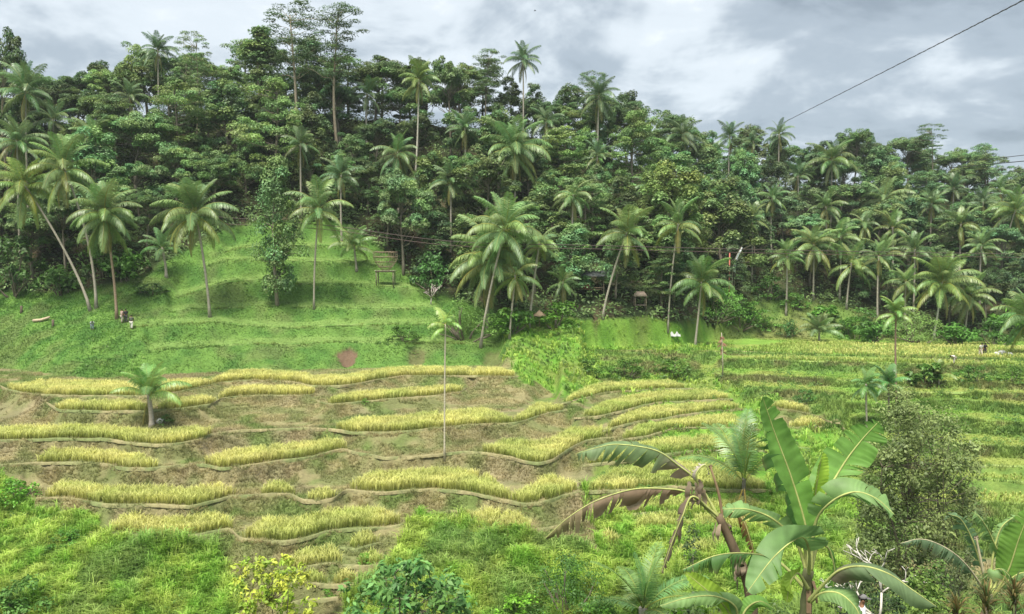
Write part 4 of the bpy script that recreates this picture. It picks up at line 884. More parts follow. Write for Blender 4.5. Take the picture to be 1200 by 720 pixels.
# shade-loving undergrowth on the forest floor: too dense to count
rng = np.random.default_rng(91); b = Bag(); n = 6800; a = rng.uniform(-.72, .72, n); foot = np.interp(a, AC, WFY); ry = np.interp(a, AC, RGY)
Y = foot + rng.uniform(0, 1, n) ** 1.1 * (ry + 9 - foot); X = a * Y; C = np.column_stack([X, Y, ground(X, Y) + .3]); nl = 13
d = rng.normal(size=(n * nl, 3)); d[:, 2] = np.abs(d[:, 2]); d /= np.linalg.norm(d, axis=1)[:, None]; rr = np.repeat(rng.uniform(.6, 2.8, n), nl)[:, None]
cc = lerp3((0.09, 0.16, 0.055), (0.21, 0.32, 0.10), np.repeat(rng.uniform(0, 1, n) ** 1.5, nl)) * rng.uniform(.8, 1.25, (n * nl, 1))
b.leaves(np.repeat(C, nl, 0) + d * rr * rng.uniform(.4, 1, (n * nl, 1)), d * .5 + np.array([0, -.3, .7]), rng.uniform(.25, .7, n * nl), .5, cc, rng)
tag(put(b, 'undergrowth', M_LEAF), 'dense dark undergrowth covering the forest floor', 'undergrowth', kind='stuff')
#PART3
# ------------------------------------------------------------------ shrubs
def shrub_mesh(seed, R, H, ncl, nl, leaf, asp=.5, flat=.85):
    rng = np.random.default_rng(seed); b = Bag(); sb = Bag()
    for k in range(ncl):
        th = rng.uniform(0, 6.28); q = R * rng.uniform(0, 1) ** .6; zz = H * rng.uniform(.15, 1) * (1 - .5 * (q / R) ** 2)
        c = np.array([math.cos(th) * q, math.sin(th) * q, zz]); r = R * rng.uniform(.22, .4); n = nl
        d = rng.normal(size=(n, 3)); d /= np.linalg.norm(d, axis=1)[:, None]; d[:, 2] = np.where(d[:, 2] < -.3, -d[:, 2], d[:, 2])
        g = np.array((0.11, 0.20, 0.05)) * rng.uniform(.7, 1.5) * rng.uniform(.8, 1.2, (n, 1))
        b.leaves(c + d * r * rng.uniform(.3, 1, (n, 1)) * np.array([1, 1, flat]), d * .7 + np.array([0, -.15, .6]) + rng.normal(0, .3, (n, 3)), leaf * rng.uniform(.6, 1.25, n), asp, g, rng)
        if k % 3 == 0: limb(sb, (c[0] * .15, c[1] * .15, -.2), c, .03 + .012 * H, .012, rng, 4, 4)
    return sb.mesh('stem', [M_BARK]), b.mesh('foliage', [M_LEAF], False)
SH = {'round': [shrub_mesh(s, 1.2, 1.6, 26, 34, .20) for s in (1, 2, 3)], 'big': [shrub_mesh(s, 1.3, 2.0, 22, 26, .42, .42) for s in (5, 6)], 'fine': [shrub_mesh(8, 1.5, 1.9, 46, 70, .10)]}
def shrub(kind, var, base, s, tn, label, group='bushes along the field and forest edges', name='bush'):
    sm, fm = SH[kind][var % len(SH[kind])]; e = empty(name, base, label, 'bush', group, random.uniform(0, 6.28))
    inst('stem', sm, e, scale=s); inst('foliage', fm, e, scale=s, color=tn); return e
def shrub_px(kind, u, v, Rpx, tn, label, Y=None, zs=1.0, **kw):
    p = hit(u, v) if Y is None else np.array([at_Y(u, v, Y)[0], Y, float(ground(at_Y(u, v, Y)[0], Y))])
    s = Rpx / F * p[1] / 1.25; return shrub(kind, len(label), tuple(p - np.array([0, 0, .1])), (s, s, s * zs), tn, label, **kw)
for (kd, u, v, R, tn, lb, kw) in [
 ('round', 508, 343, 27, (.9, 1.15, 1.25), 'grey-green rounded bush at the right end of the lawn hill', dict(zs=1.4)),
 ('big', 72, 345, 22, (1.3, 1.4, 1.3), 'large-leaved pale bush at the forest foot left of the leaning trunks', dict(zs=1.2)),
 ('big', 150, 330, 24, (1.0, 1.2, .9), 'broad-leaved bush behind the brown-draped palm', dict(zs=1.2)),
 ('round', 178, 345, 18, (.55, .65, .7), 'dark low bush on the lawn right of the people', dict(zs=.6)),
 ('round', 20, 345, 34, (.7, .8, .75), 'dark bush at the far left foot of the forest', dict(zs=1.5)),
 ('round', 120, 325, 26, (.85, .95, .8), 'bush between the leaning palm trunks', dict(zs=1.4)),
 ('round', 475, 400, 20, (1.0, 1.1, .8), 'low bush on the lawn left of the slender areca crown', dict(zs=.8)),
 ('fine', 545, 398, 34, (1.5, 1.5, 1.3), 'fine-leaved grey-green bush under the largest centre palm', dict(zs=.9)),
 ('big', 600, 392, 24, (1.3, 1.5, 1.0), 'broad-leaved bush at the foot of the centre palm clump', {}),
 ('round', 650, 385, 32, (1.2, 1.4, .8), 'green bush on the bank below the thatched parasol', dict(zs=.8)),
 ('round', 690, 440, 20, (.9, 1.0, .7), 'dark bush low on the gully bank, left one', dict(zs=.8)),
 ('round', 735, 442, 26, (.9, 1.0, .7), 'dark bush low on the gully bank, middle one', dict(zs=.7)),
 ('round', 790, 441, 26, (.95, 1.05, .7), 'bush low on the bank left of the dead pole', dict(zs=.7)),
 ('fine', 840, 375, 26, (1.3, 1.6, 1.1), 'fine bush between the bank and the right forest', {}),
 ('round', 868, 385, 22, (.9, 1.1, .8), 'round bush at the back of the broad field, leftmost', {}),
 ('round', 900, 350, 22, (.9, 1.1, .9), 'round bush at the right forest foot left of the straight palm', {}),
 ('round', 880, 374, 20, (1.0, 1.25, .8), 'leafy bush on the slope between the banner and the broad field', dict(zs=.8)),
 ('round', 930, 362, 18, (1.1, 1.3, .9), 'bush on the upper right slope left of the forest foot palms', dict(zs=.8)),
 ('big', 966, 374, 18, (1.1, 1.4, .9), 'broad-leaved clump on the right slope above the bushy palm', dict(zs=.7)),
 ('round', 1012, 384, 22, (.9, 1.1, .8), 'bush on the right slope under the wide pale-fronded palm', dict(zs=.8)),
 ('round', 902, 388, 16, (1.2, 1.35, 1.0), 'pale bush just behind the broad field, left of the dark ball bush', dict(zs=.8)),
 ('big', 1046, 392, 18, (1.0, 1.2, .9), 'broad-leaved clump behind the crown of the tall areca palm', dict(zs=.8)),
 ('round', 985, 390, 14, (.8, 1.0, .85), 'small dark bush right of the low bushy palm', dict(zs=.9)),
 ('round', 925, 394, 13, (.55, .8, .7), 'small dark ball bush at the back of the broad field', dict(zs=1.2)),
 ('round', 1000, 398, 20, (1.1, 1.3, .9), 'bush at the back of the broad field right of the bushy palm', {}),
 ('big', 1022, 402, 20, (1.0, 1.2, 1.0), 'broad-leaved clump behind the tall areca palm, left side', {}),
 ('fine', 1072, 402, 24, (1.9, 1.7, 1.7), 'pale greyish bush behind the field beside the white palm trunk', {}),
 ('big', 1120, 404, 20, (1.0, 1.3, .9), 'broad-leaved clump behind the working people', {}),
 ('round', 1165, 404, 24, (.8, 1.0, .8), 'dark bush behind the pale stones at right', {}),
 ('big', 1190, 385, 26, (1.3, 1.6, .9), 'fresh green broad-leaved bush at the right edge', dict(Y=131)),
 ('round', 943, 473, 13, (.75, 1.0, .85), 'dark green bush on the field step beside the stepped plots', dict(zs=1.1)),
 ('big', 1085, 452, 20, (.9, 1.0, .8), 'dark broad-leaved clump at the field edge behind the shrub tree', {}),
 ('round', 1140, 447, 20, (1.0, 1.2, .9), 'bush on the right-hand bank below the bent worker', dict(zs=.8)),
 ('round', 1185, 448, 18, (1.0, 1.1, .7), 'bush on the right-hand bank near the picture edge', dict(zs=.8)),
 ('round', 195, 498, 9, (.9, 1.0, .8), 'small bush at the foot of the lone terrace palm', {}),
 ('round', 428, 660, 10, (1.6, 1.9, .9), 'small bright bush on the low ledges', {}),
 ('round', 386, 700, 9, (1.3, 1.6, .7), 'small bush beside the lowest ledge', {}),
 ('round', 428, 473, 5, (1.5, 1.7, 1.0), 'tiny leafy plant on the riser under the short terrace', {}),
 ('fine', 670, 690, 40, (.8, 1.0, .8), 'dark twiggy bush at the bottom left of the young palm', dict(Y=46.5, zs=1.3)),
 ('round', 610, 712, 34, (1.7, 2.0, .8), 'yellowish green leafy bush at the bottom centre', dict(Y=46, zs=.9)),
 ('round', 700, 715, 30, (1.2, 1.5, .8), 'leafy bush at the bottom just left of the young palm', dict(Y=45.5, zs=.9)),
 ('round', 25, 690, 40, (1.1, 1.25, 1.1), 'greyish leafy bush at the bottom left corner', dict(Y=46.5, zs=.9)),
 ('round', 18, 590, 26, (1.2, 1.6, .7), 'bright leafy bush at the left edge above the lush bank', dict(zs=.9)),
 ('round', 75, 640, 22, (.9, 1.2, .7), 'leafy clump in the lush bank under the fifth terrace', dict(zs=.7)),
 ('round', 240, 712, 12, (.6, .9, .7), 'small dark clump at the bottom of the lush left bank', dict(Y=46)),
]: shrub_px(kd, u, v, R, tn, lb, **kw)
# ------------------------------------------------------------------ foreground plants
def near_base(u, Y): X = (u - 600) / F * Y; return np.array([X, Y, float(ground(X, Y))])
def near_tree(name, label, u_b, Y, stems, ncl, rpx, leaf, asp, box, colr, seed, nl=60, bark=(0.22, 0.19, 0.14), cat='tree', r0=.05):
    """a small many-stemmed tree whose crown fills the given box (columns, rows) at distance Y"""
    rng = np.random.default_rng(seed); base = near_base(u_b, Y); e = empty(name, base, label, cat); tb = Bag(); cb = Bag()
    u0, u1, v0, v1 = box; cs = []
    for k in range(ncl):
        for _ in range(40):
            u = rng.uniform(u0, u1); v = rng.uniform(v0, v1); f = (v - v0) / (v1 - v0)
            if abs(u - (u0 + u1) / 2) < (u1 - u0) / 2 * min(1, .35 + 2.2 * f) * rng.uniform(.55, 1.25): break
        c = at_Y(u, v, Y + rng.uniform(-.8, .8) * (u1 - u0) / 2 / F * Y) - base; cs.append(c)
        r = rpx / F * Y * rng.uniform(.6, 1.3); n = nl; d = rng.normal(size=(n, 3)); d /= np.linalg.norm(d, axis=1)[:, None]
        g = np.array(colr[0]) + (np.array(colr[1]) - np.array(colr[0])) * rng.uniform(0, 1); g = g * rng.uniform(.75, 1.25, (n, 1))
        cb.leaves(c + d * r * rng.uniform(.2, 1, (n, 1)), d * .6 + np.array([0, -.2, .7]) + rng.normal(0, .3, (n, 3)), leaf * rng.uniform(.6, 1.25, n), asp, g, rng)
    tops = []
    for k in range(stems):
        c = cs[int(rng.integers(len(cs)))]; p = limb(tb, (rng.uniform(-.15, .15), rng.uniform(-.15, .15), -.2), np.array([c[0] * .7, c[1] * .7, c[2] * .95]), r0, r0 * .3, rng, 6, 9, bark, .03); tops.append(p)
    for k, c in enumerate(cs):
        if k % 2 == 0:
            p = tops[k % stems]; q = p[min(range(len(p)), key=lambda i: np.linalg.norm(p[i] - c) + abs(p[i][2] + .6 - c[2]))]; limb(tb, q, c, r0 * .3, r0 * .12, rng, 4, 4, bark)
    tb.obj('trunk', [M_BARK], e); cb.obj('crown', [M_LEAF], e, False); return e
near_tree('shrub_tree', 'olive fine-leaved many-stemmed tree right of the upright banana leaves', 1062, 30, 6, 330, 16, .135, .5, (992, 1146, 458, 760), ((0.125, 0.18, 0.06), (0.27, 0.34, 0.115)), 5, 100, r0=.07)
near_tree('sapling', 'yellow-leaved sapling with thin dark stem at the bottom left of centre', 335, 24, 2, 100, 8, .18, .45, (268, 368, 646, 735), ((0.32, 0.50, 0.06), (0.55, 0.58, 0.08)), 6, 16, (0.14, 0.12, 0.08), r0=.035)
near_tree('glossy_shrub', 'glossy large-leaved green shrub at the bottom centre', 490, 21, 7, 170, 12, .21, .45, (405, 560, 662, 770), ((0.09, 0.24, 0.06), (0.20, 0.38, 0.10)), 7, 18, r0=.05, cat='bush')
near_tree('leafy_shrub', 'soft pale green leafy shrub under the right banana leaves', 1082, 17, 3, 36, 12, .10, .5, (1060, 1112, 662, 735), ((0.14, 0.26, 0.06), (0.26, 0.38, 0.08)), 9, 45, r0=.03, cat='bush')
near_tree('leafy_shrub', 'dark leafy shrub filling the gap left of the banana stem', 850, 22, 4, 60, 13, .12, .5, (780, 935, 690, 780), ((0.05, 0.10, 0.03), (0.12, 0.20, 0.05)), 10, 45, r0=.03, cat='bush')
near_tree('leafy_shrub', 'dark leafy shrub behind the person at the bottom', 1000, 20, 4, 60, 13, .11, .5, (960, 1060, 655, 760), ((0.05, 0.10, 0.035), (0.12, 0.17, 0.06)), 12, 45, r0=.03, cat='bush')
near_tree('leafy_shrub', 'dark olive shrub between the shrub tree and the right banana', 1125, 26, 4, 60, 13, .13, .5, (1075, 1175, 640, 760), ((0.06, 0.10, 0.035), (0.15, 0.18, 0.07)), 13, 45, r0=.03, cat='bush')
near_tree('leafy_shrub', 'small dark bush with berries-like leaf knots beside the withered banana stem', 805, 30, 2, 14, 9, .13, .45, (793, 820, 605, 660), ((0.05, 0.09, 0.03), (0.10, 0.16, 0.05)), 14, 22, r0=.02, cat='bush')
# spiky strap-leaved plants at the lower right
rng = np.random.default_rng(55)
for i, (u, lb) in enumerate([(1130, 'reddish green strap-leaved plant at the bottom right, left clump'), (1165, 'reddish green strap-leaved plant at the bottom right, middle clump'), (1198, 'reddish green strap-leaved plant in the bottom right corner')]):
    Y = 15.5; base = near_base(u, Y); top = at_Y(u, 705 - 10 * i, Y)[2] - base[2]; e = empty('strap_leaf_plant', base, lb, 'plant', 'strap-leaved plants at the lower right')
    b = Bag(); b.tube([(0, 0, -.1), (.03, 0, top * .45), (0, 0, top * .8)], [.05, .04, .03], 6, (0.2, 0.16, 0.11)); b.obj('stem', [M_BARK], e)
    th = rng.uniform(0, 6.28, 90); el = rng.uniform(.1, 1.45, 90); P = np.column_stack([np.zeros(90), np.zeros(90), rng.uniform(.6, .95, 90) * top]); d = np.column_stack([np.cos(th) * np.cos(el), np.sin(th) * np.cos(el), np.sin(el)])
    L = rng.uniform(.35, .62, 90)[:, None]; s_ = np.cross(d, [0, 0, 1.0]); s_ /= np.linalg.norm(s_, axis=1)[:, None] + 1e-6; w = .016
    mid = P + d * L * .55; tip = P + d * L - np.array([0, 0, 1.0]) * L * .25; V = np.stack([P - s_ * w * .6, P + s_ * w * .6, mid + s_ * w, mid - s_ * w, tip], 1); o = np.arange(90)[:, None] * 5
    c = lerp3((0.09, 0.16, 0.05), (0.26, 0.17, 0.07), rng.uniform(0, 1, 90)); b = Bag()
    b.add(V.reshape(-1, 3), np.concatenate([o, o + 1, o + 2, o + 3], 1), np.concatenate([o + 3, o + 2, o + 4], 1), np.repeat(c, 5, 0)); b.obj('foliage', [M_GRASS], e, False)
# bare pale frangipani
def bare_tree(label, base, H, spread, seed, col, levels=5, r0=.05, name='bare_frangipani'):
    rng = np.random.default_rng(seed); e = empty(name, base, label, 'tree'); b = Bag(); tr = Bag()
    def grow(p, d, L, r, lv):
        q = p + d * L; (tr if lv == levels else b).tube(np.array([p, p * .5 + q * .5 + rng.normal(0, .03 * L, 3), q]), [r, r * .9, r * .78], 6, np.array(col) * rng.uniform(.85, 1.1))
        if lv == 0: return
        for k in range(3 if lv in (levels, levels - 1) else 2):
            dd = d + rng.normal(0, 1, 3) * spread; dd[2] = abs(dd[2]) * .6 + .25; dd /= np.linalg.norm(dd); grow(q, dd, L * rng.uniform(.62, .85), r * .72, lv - 1)
    grow(np.array([0, 0, -.1]), np.array([.05, 0, 1.0]), H * .30, r0, levels)
    tr.obj('trunk', [M_BARK], e); o = b.obj('branches', [M_BARK], e); return e
nb = near_base(1036, 19); bare_tree('bare white-branched frangipani above the arching banana leaf', nb, (at_Y(1036, 626, 19)[2] - nb[2]) * .98, .52, 4, (0.62, 0.58, 0.52), 5, .045)
hb = hit(505, 357); bare_tree('small bare pinkish shrub at the right end of the lawn hill', hb, 3.4, .55, 9, (0.55, 0.46, 0.45), 4, .09)
# ------------------------------------------------------------------ bananas
def spline(P, n):
    P = np.asarray(P, float); Q = np.vstack([2 * P[0] - P[1], P, 2 * P[-1] - P[-2]]); out = []
    m = len(P) - 1
    for s in np.linspace(0, m, n):
        i = min(int(s), m - 1); t = s - i; a, b_, c, d = Q[i], Q[i + 1], Q[i + 2], Q[i + 3]
        out.append(.5 * ((2 * b_) + (-a + c) * t + (2 * a - 5 * b_ + 4 * c - d) * t * t + (-a + 3 * b_ - 3 * c + d) * t ** 3))
    return np.array(out)
def banana_leaf(e, base, pts, hw, hint, col, seed, petiole=.22, torn=0.0, droop=.25, dead=None, pet_col=(0.42, 0.45, 0.16), lift=0.0):
    """pts: (column, row, distance) along petiole and midrib; dead: colour towards the base or whole leaf"""
    rng = np.random.default_rng(seed); C = spline([at_Y(*p) for p in pts], 61) - base; b = Bag(); mb = Bag()
    T = np.gradient(C, axis=0); T /= np.linalg.norm(T, axis=1)[:, None]; h = np.asarray(hint, float)
    S = np.cross(T, h); S /= np.linalg.norm(S, axis=1)[:, None] + 1e-9; Nn = np.cross(S, T)
    i0 = int(60 * petiole); n = 61 - i0; s = np.linspace(0, 1, n); W_ = hw * 1.1 * np.clip(np.sin(np.pi * np.clip(.06 + .94 * s, 0, 1) ** .8), 0, 1) ** .55
    mb.tube(C, np.interp(np.linspace(0, 1, 61), [0, petiole, 1], [.032, .02, .004]), 6, pet_col)
    for side in (-1, 1):
        ncut = int(torn * 26); cuts = np.sort(rng.choice(np.arange(2, n - 2), min(ncut, n - 6), replace=False)) if ncut else np.array([], int)
        ed = np.concatenate([[0], cuts, [n - 1]])
        wav = rng.uniform(0, 6)
        for q in range(len(ed) - 1):
            a0, a1 = int(ed[q]), int(ed[q + 1])
            if a1 <= a0: continue
            k = np.arange(a0, a1 + 1); dr = droop + (torn * rng.uniform(-.15, 1.0) if ncut else 0); m = 6; rows = []
            lf = rng.uniform(1 - .5 * torn, 1 + .15 * torn) if ncut else 1.0; pinch = rng.uniform(.1, .65) * min(1, torn * 1.3) if ncut else 0; grav = torn * rng.uniform(.1, 1.1) if ncut else 0; kc = C[i0 + k].mean(0)
            for j in range(m):
                f = j / (m - 1); ang = dr * (.35 + .9 * f) + .10 * np.sin(s[k] * 15 + wav) * f
                off = (S[k] * side * np.cos(ang)[:, None] - Nn[k] * np.sin(ang)[:, None]) * (W_[k] * f)[:, None]
                sh = 0.10 * hw * f * (np.linspace(.6, -.6, len(k)) if ncut else 0)
                off = off + T[k] * (0.35 * W_[k] * f)[:, None] + T[k] * (np.ones(len(k)) * sh)[:, None] + Nn[k] * (.012 * np.sin(s[k] * 90) * f)[:, None]
                if dr > .5: off = off * 1.0 + np.array([0, 0, -1.0]) * (W_[k] * f * f * .25 * dr)[:, None]
                off = off * lf; gl = np.linalg.norm(off, axis=1)[:, None]; off = off * (1 - grav * f * .75) + np.array([0, 0, -1.0]) * gl * grav * f * .8
                rows.append(C[i0 + k] + off + (kc - C[i0 + k]) * pinch * f ** 1.5)
            V = np.stack(rows, 1); L = len(k); ii = np.arange(L * m).reshape(L, m)
            qd = np.stack([ii[:-1, :-1], ii[1:, :-1], ii[1:, 1:], ii[:-1, 1:]], -1).reshape(-1, 4)
            if side < 0: qd = qd[:, ::-1]
            stripe = 1 + .05 * np.sin(s[k] * 120 + seed)[:, None] + rng.normal(0, .06, (L, 1))
            fcol = np.linspace(0, 1, m)[None, :]
            c = np.array(col)[None, None, :] * (stripe + .10 * (.5 - fcol))[..., None] * rng.uniform(.9, 1.1)
            if torn > .3: c = c * (1 - .35 * (fcol ** 6)[..., None]) + np.array((0.28, 0.2, 0.1)) * (.5 * (fcol ** 6)[..., None])
            if dead is not None:
                dc, d0, d1 = dead; wgt = sm01(s[k], d0, d1)[:, None, None] if d1 > d0 else np.ones((L, 1, 1)) ; wgt = 1 - wgt if d1 > d0 else wgt
                c = c * (1 - wgt) + np.array(dc) * rng.uniform(.6, 1.3) * wgt
            b.add(V.reshape(-1, 3), qd, None, np.broadcast_to(c, (L, m, 3)).reshape(-1, 3))
    o = b.obj('leaf', [M_BANANA], e); mb.obj('midrib', [M_BARK], o); return o
def pseudostem(e, base, top, r0, r1, col, seed):
    rng = np.random.default_rng(seed); b = Bag(); n = 14; t = np.linspace(0, 1, n)[:, None]; pts = (np.asarray(top) - base) * t; pts[:, :2] += rng.normal(0, .012, (n, 2)); pts[0, 2] -= .3
    b.tube(pts, np.linspace(r0, r1, n) * rng.uniform(.9, 1.1, n), 10, np.repeat(np.array(col)[None] * rng.uniform(.6, 1.3, (n, 1)), 10, 0).tolist() + [col, col]); b.obj('pseudostem', [M_BARK], e)
    for k in range(5):
        f = rng.uniform(.55, .97); th = rng.uniform(0, 6.28); p = (np.asarray(top) - base) * f; s_ = Bag(); dirv = np.array([math.cos(th), math.sin(th), 0])
        pt = np.array([p + dirv * r1, p + dirv * (r1 + .05) + [0, 0, -.12], p + dirv * (r1 + .07) + [0, 0, -.32]]); w = np.cross(dirv, [0, 0, 1]) * .035
        s_.add(np.concatenate([pt - w, pt + w]), [(0, 1, 4, 3), (1, 2, 5, 4)], None, np.array((.24, .16, .1)) * rng.uniform(.7, 1.3)); s_.obj('dry_sheath', [M_BARK], e)
GRN = (0.185, 0.37, 0.075); GRL = (0.36, 0.54, 0.07); GRD = (0.11, 0.24, 0.065); GRS = (0.24, 0.39, 0.14)
Y0 = 12.0; base = near_base(946, Y0); e = empty('banana_plant', base, 'large banana plant with upright green leaves at the lower right', 'banana plant', 'banana plants in the foreground')
pseudostem(e, base, at_Y(948, 668, Y0), .12, .075, (0.15, 0.16, 0.075), 1)
CAM = (0, -1, .35)
for i, (pts, hw, hint, col, kw) in enumerate([
 ([(948, 672, 12), (945, 622, 12), (928, 562, 12), (908, 508, 11.95), (893, 464, 11.8)], .27, (.35, -1, .2), GRN, dict(petiole=.20, torn=.12, droop=-.25)),
 ([(947, 672, 12.1), (938, 610, 12.3), (920, 545, 12.5), (908, 505, 12.5), (904, 490, 12.4)], .36, (-.3, -1, .2), GRD, dict(petiole=.22, torn=.55, droop=.2)),
 ([(950, 672, 12), (957, 604, 12.2), (985, 550, 12.4), (1008, 518, 12.4), (1030, 494, 12.3)], .36, (-.25, -1, .3), GRN, dict(petiole=.27, torn=.25, droop=-.15)),
 ([(949, 668, 12), (953, 600, 12.1), (958, 560, 12.1), (964, 530, 12.1)], .15, (.6, -1, .2), GRL, dict(petiole=.35, droop=-.5)),
 ([(950, 670, 12), (955, 615, 11.9), (972, 590, 11.7), (1000, 577, 11.5), (1026, 584, 11.4), (1049, 604, 11.3)], .29, (.1, -.75, 1), GRS, dict(petiole=.25, torn=.2, droop=.4)),
 ([(948, 674, 11.95), (948, 645, 11.7), (938, 630, 11.5), (908, 652, 11.2), (875, 695, 11.0)], .31, (-.45, -1, .8), (0.20, 0.35, 0.12), dict(petiole=.24, torn=.12, droop=.05)),
 ([(946, 672, 12.1), (932, 634, 12.2), (905, 608, 12.3), (875, 597, 12.3), (846, 597, 12.3)], .24, (0, -.8, 1), GRS, dict(petiole=.3, torn=.2, droop=.35)),
 ([(944, 690, 12.2), (912, 658, 12.5), (880, 649, 12.8), (840, 651, 13), (799, 668, 13)], .27, (0, -.35, 1), GRD, dict(petiole=.26, torn=.75, droop=.55)),
 ([(949, 675, 12.1), (958, 642, 12.3), (971, 643, 12.4), (978, 668, 12.4), (976, 690, 12.4)], .24, (.5, -1, .6), GRN, dict(petiole=.25, torn=.2, droop=.3)),
 ([(947, 705, 11.9), (966, 684, 11.7), (985, 668, 11.5), (1012, 664, 11.3), (1042, 673, 11.2), (1070, 692, 11.1), (1099, 712, 11)], .25, (.05, -.55, 1), (0.17, 0.25, 0.12), dict(petiole=.22, torn=.06, droop=.75, dead=((0.34, 0.29, 0.2), .02, .30))),
 ([(949, 706, 11.9), (964, 695, 11.7), (984, 696, 11.5), (1003, 713, 11.4), (1012, 736, 11.3)], .20, (.1, -.6, 1), GRS, dict(petiole=.18, droop=.4)),
 ([(947, 690, 11.9), (935, 672, 11.8), (926, 684, 11.7), (922, 706, 11.7)], .12, (-.3, -1, .6), GRL, dict(petiole=.3, droop=.2)),
]): banana_leaf(e, base, pts, hw, hint, col, 40 + i, **kw)
base = near_base(864, 13.4); e = empty('banana_plant', base, 'short banana sucker with small bright leaves left of the large banana', 'banana plant', 'banana plants in the foreground')
pseudostem(e, base, at_Y(864, 738, 13.4), .07, .05, (0.2, 0.25, 0.1), 2)
for i, (pts, hw, hint, col, kw) in enumerate([
 ([(864, 740, 13.4), (862, 712, 13.3), (838, 699, 13.2), (805, 701, 13.1), (772, 711, 13)], .17, (0, -.6, 1), GRS, dict(petiole=.15, torn=.15, droop=.35)),
 ([(864, 740, 13.4), (850, 712, 13.4), (826, 690, 13.4), (803, 671, 13.4)], .16, (.4, -1, .3), GRL, dict(petiole=.2, droop=-.3)),
 ([(864, 740, 13.4), (874, 715, 13.5), (890, 705, 13.5), (905, 712, 13.5)], .15, (0, -.6, 1), GRN, dict(petiole=.2, droop=.4)),
]): banana_leaf(e, base, pts, hw, hint, col, 70 + i, **kw)
BR = (0.30, 0.21, 0.13); TAN = (0.46, 0.36, 0.28)
base = near_base(884, 15.0); e = empty('banana_plant', base, 'withered banana plant with torn brown leaves hanging left', 'banana plant', 'banana plants in the foreground')
b = Bag(); pts_ = spline([base, at_Y(880, 700, 15), at_Y(862, 648, 15), at_Y(842, 604, 15)], 16) - base; pts_[0, 2] -= .3
b.tube(pts_, np.linspace(.13, .075, 16), 10, (0.15, 0.11, 0.07)); b.obj('pseudostem', [M_BARK], e)
for i, (pts, hw, hint, col, kw) in enumerate([
 ([(842, 606, 15), (817, 565, 15), (794, 545, 14.9), (768, 528, 14.8), (725, 521, 14.7), (699, 525, 14.6), (675, 532, 14.6)], .40, (0, -.75, 1), (0.20, 0.29, 0.13), dict(petiole=.22, torn=.42, droop=.5, dead=(TAN, .08, .36))),
 ([(840, 608, 15), (808, 579, 14.9), (778, 573, 14.8), (740, 574, 14.7), (699, 587, 14.6), (667, 606, 14.5), (638, 632, 14.5)], .34, (0, -.6, 1), (0.27, 0.26, 0.11), dict(petiole=.2, torn=.68, droop=.8, dead=((0.38, 0.28, 0.19), .5, 1.0))),
 ([(836, 602, 15), (812, 582, 14.8), (800, 605, 14.7), (788, 635, 14.7), (775, 672, 14.7)], .19, (-.4, -1, .2), BR, dict(petiole=.2, torn=.7, droop=.7, dead=((0.30, 0.23, 0.17), 0, 0))),
 ([(820, 575, 15), (816, 556, 14.9), (826, 545, 14.9), (832, 556, 14.9)], .13, (.3, -1, .5), TAN, dict(petiole=.2, torn=.5, droop=.9, dead=((0.52, 0.46, 0.40), 0, 0))),
 ([(847, 606, 15.1), (842, 578, 15.1), (834, 552, 15.1), (833, 545, 15.1)], .04, (.3, -1, .3), BR, dict(petiole=.7, dead=(BR, 0, 0), pet_col=(.35, .24, .14))),
 ([(846, 608, 15), (858, 600, 14.9), (872, 612, 14.8), (884, 650, 14.8)], .22, (.1, -1, .5), BR, dict(petiole=.12, torn=.5, droop=.6, dead=((0.34, 0.22, 0.09), 0, 0))),
 ([(842, 606, 15), (822, 590, 14.9), (806, 588, 14.9), (798, 612, 14.8), (795, 640, 14.8)], .09, (-.3, -1, .4), BR, dict(petiole=.3, torn=.8, droop=1.0, dead=((0.26, 0.19, 0.13), 0, 0))),
]): banana_leaf(e, base, pts, hw, hint, col, 90 + i, **kw)
rng = np.random.default_rng(17)
for k in range(26):                                          # crumpled dry strips where the dead leaves meet and down the stem
    on_stem = k > 13; c0 = (pts_[int(rng.integers(6, 15))] if on_stem else at_Y(rng.uniform(806, 826), rng.uniform(560, 582), 14.9) - base)
    L_ = rng.uniform(.18, .42); th = rng.uniform(0, 6.28); o_ = np.array([math.cos(th), math.sin(th), 0]) * (.10 if on_stem else .05); n_ = 7; t_ = np.linspace(0, 1, n_)[:, None]
    mid = c0 + o_ * (1 + .8 * np.sin(t_ * 2.5)) + np.array([0, 0, -1.0]) * L_ * t_ + rng.normal(0, .012, (n_, 3)); w_ = np.array([-math.sin(th), math.cos(th), .2]) * (.045 * np.sin(t_ * 2.6 + .4) + .006)
    b = Bag(); b.add(np.concatenate([mid - w_, mid + w_]), [(i, i + 1, n_ + i + 1, n_ + i) for i in range(n_ - 1)], None, np.array((.40, .31, .22)) * rng.uniform(.5, 1.25)); b.obj('dry_sheath', [M_BANANA], e)
base = near_base(1160, 17.0); e = empty('banana_plant', base, 'banana plant with wind-shredded pale leaves at the right edge', 'banana plant', 'banana plants in the foreground')
pseudostem(e, base, at_Y(1158, 696, 17), .11, .075, (0.3, 0.25, 0.15), 4)
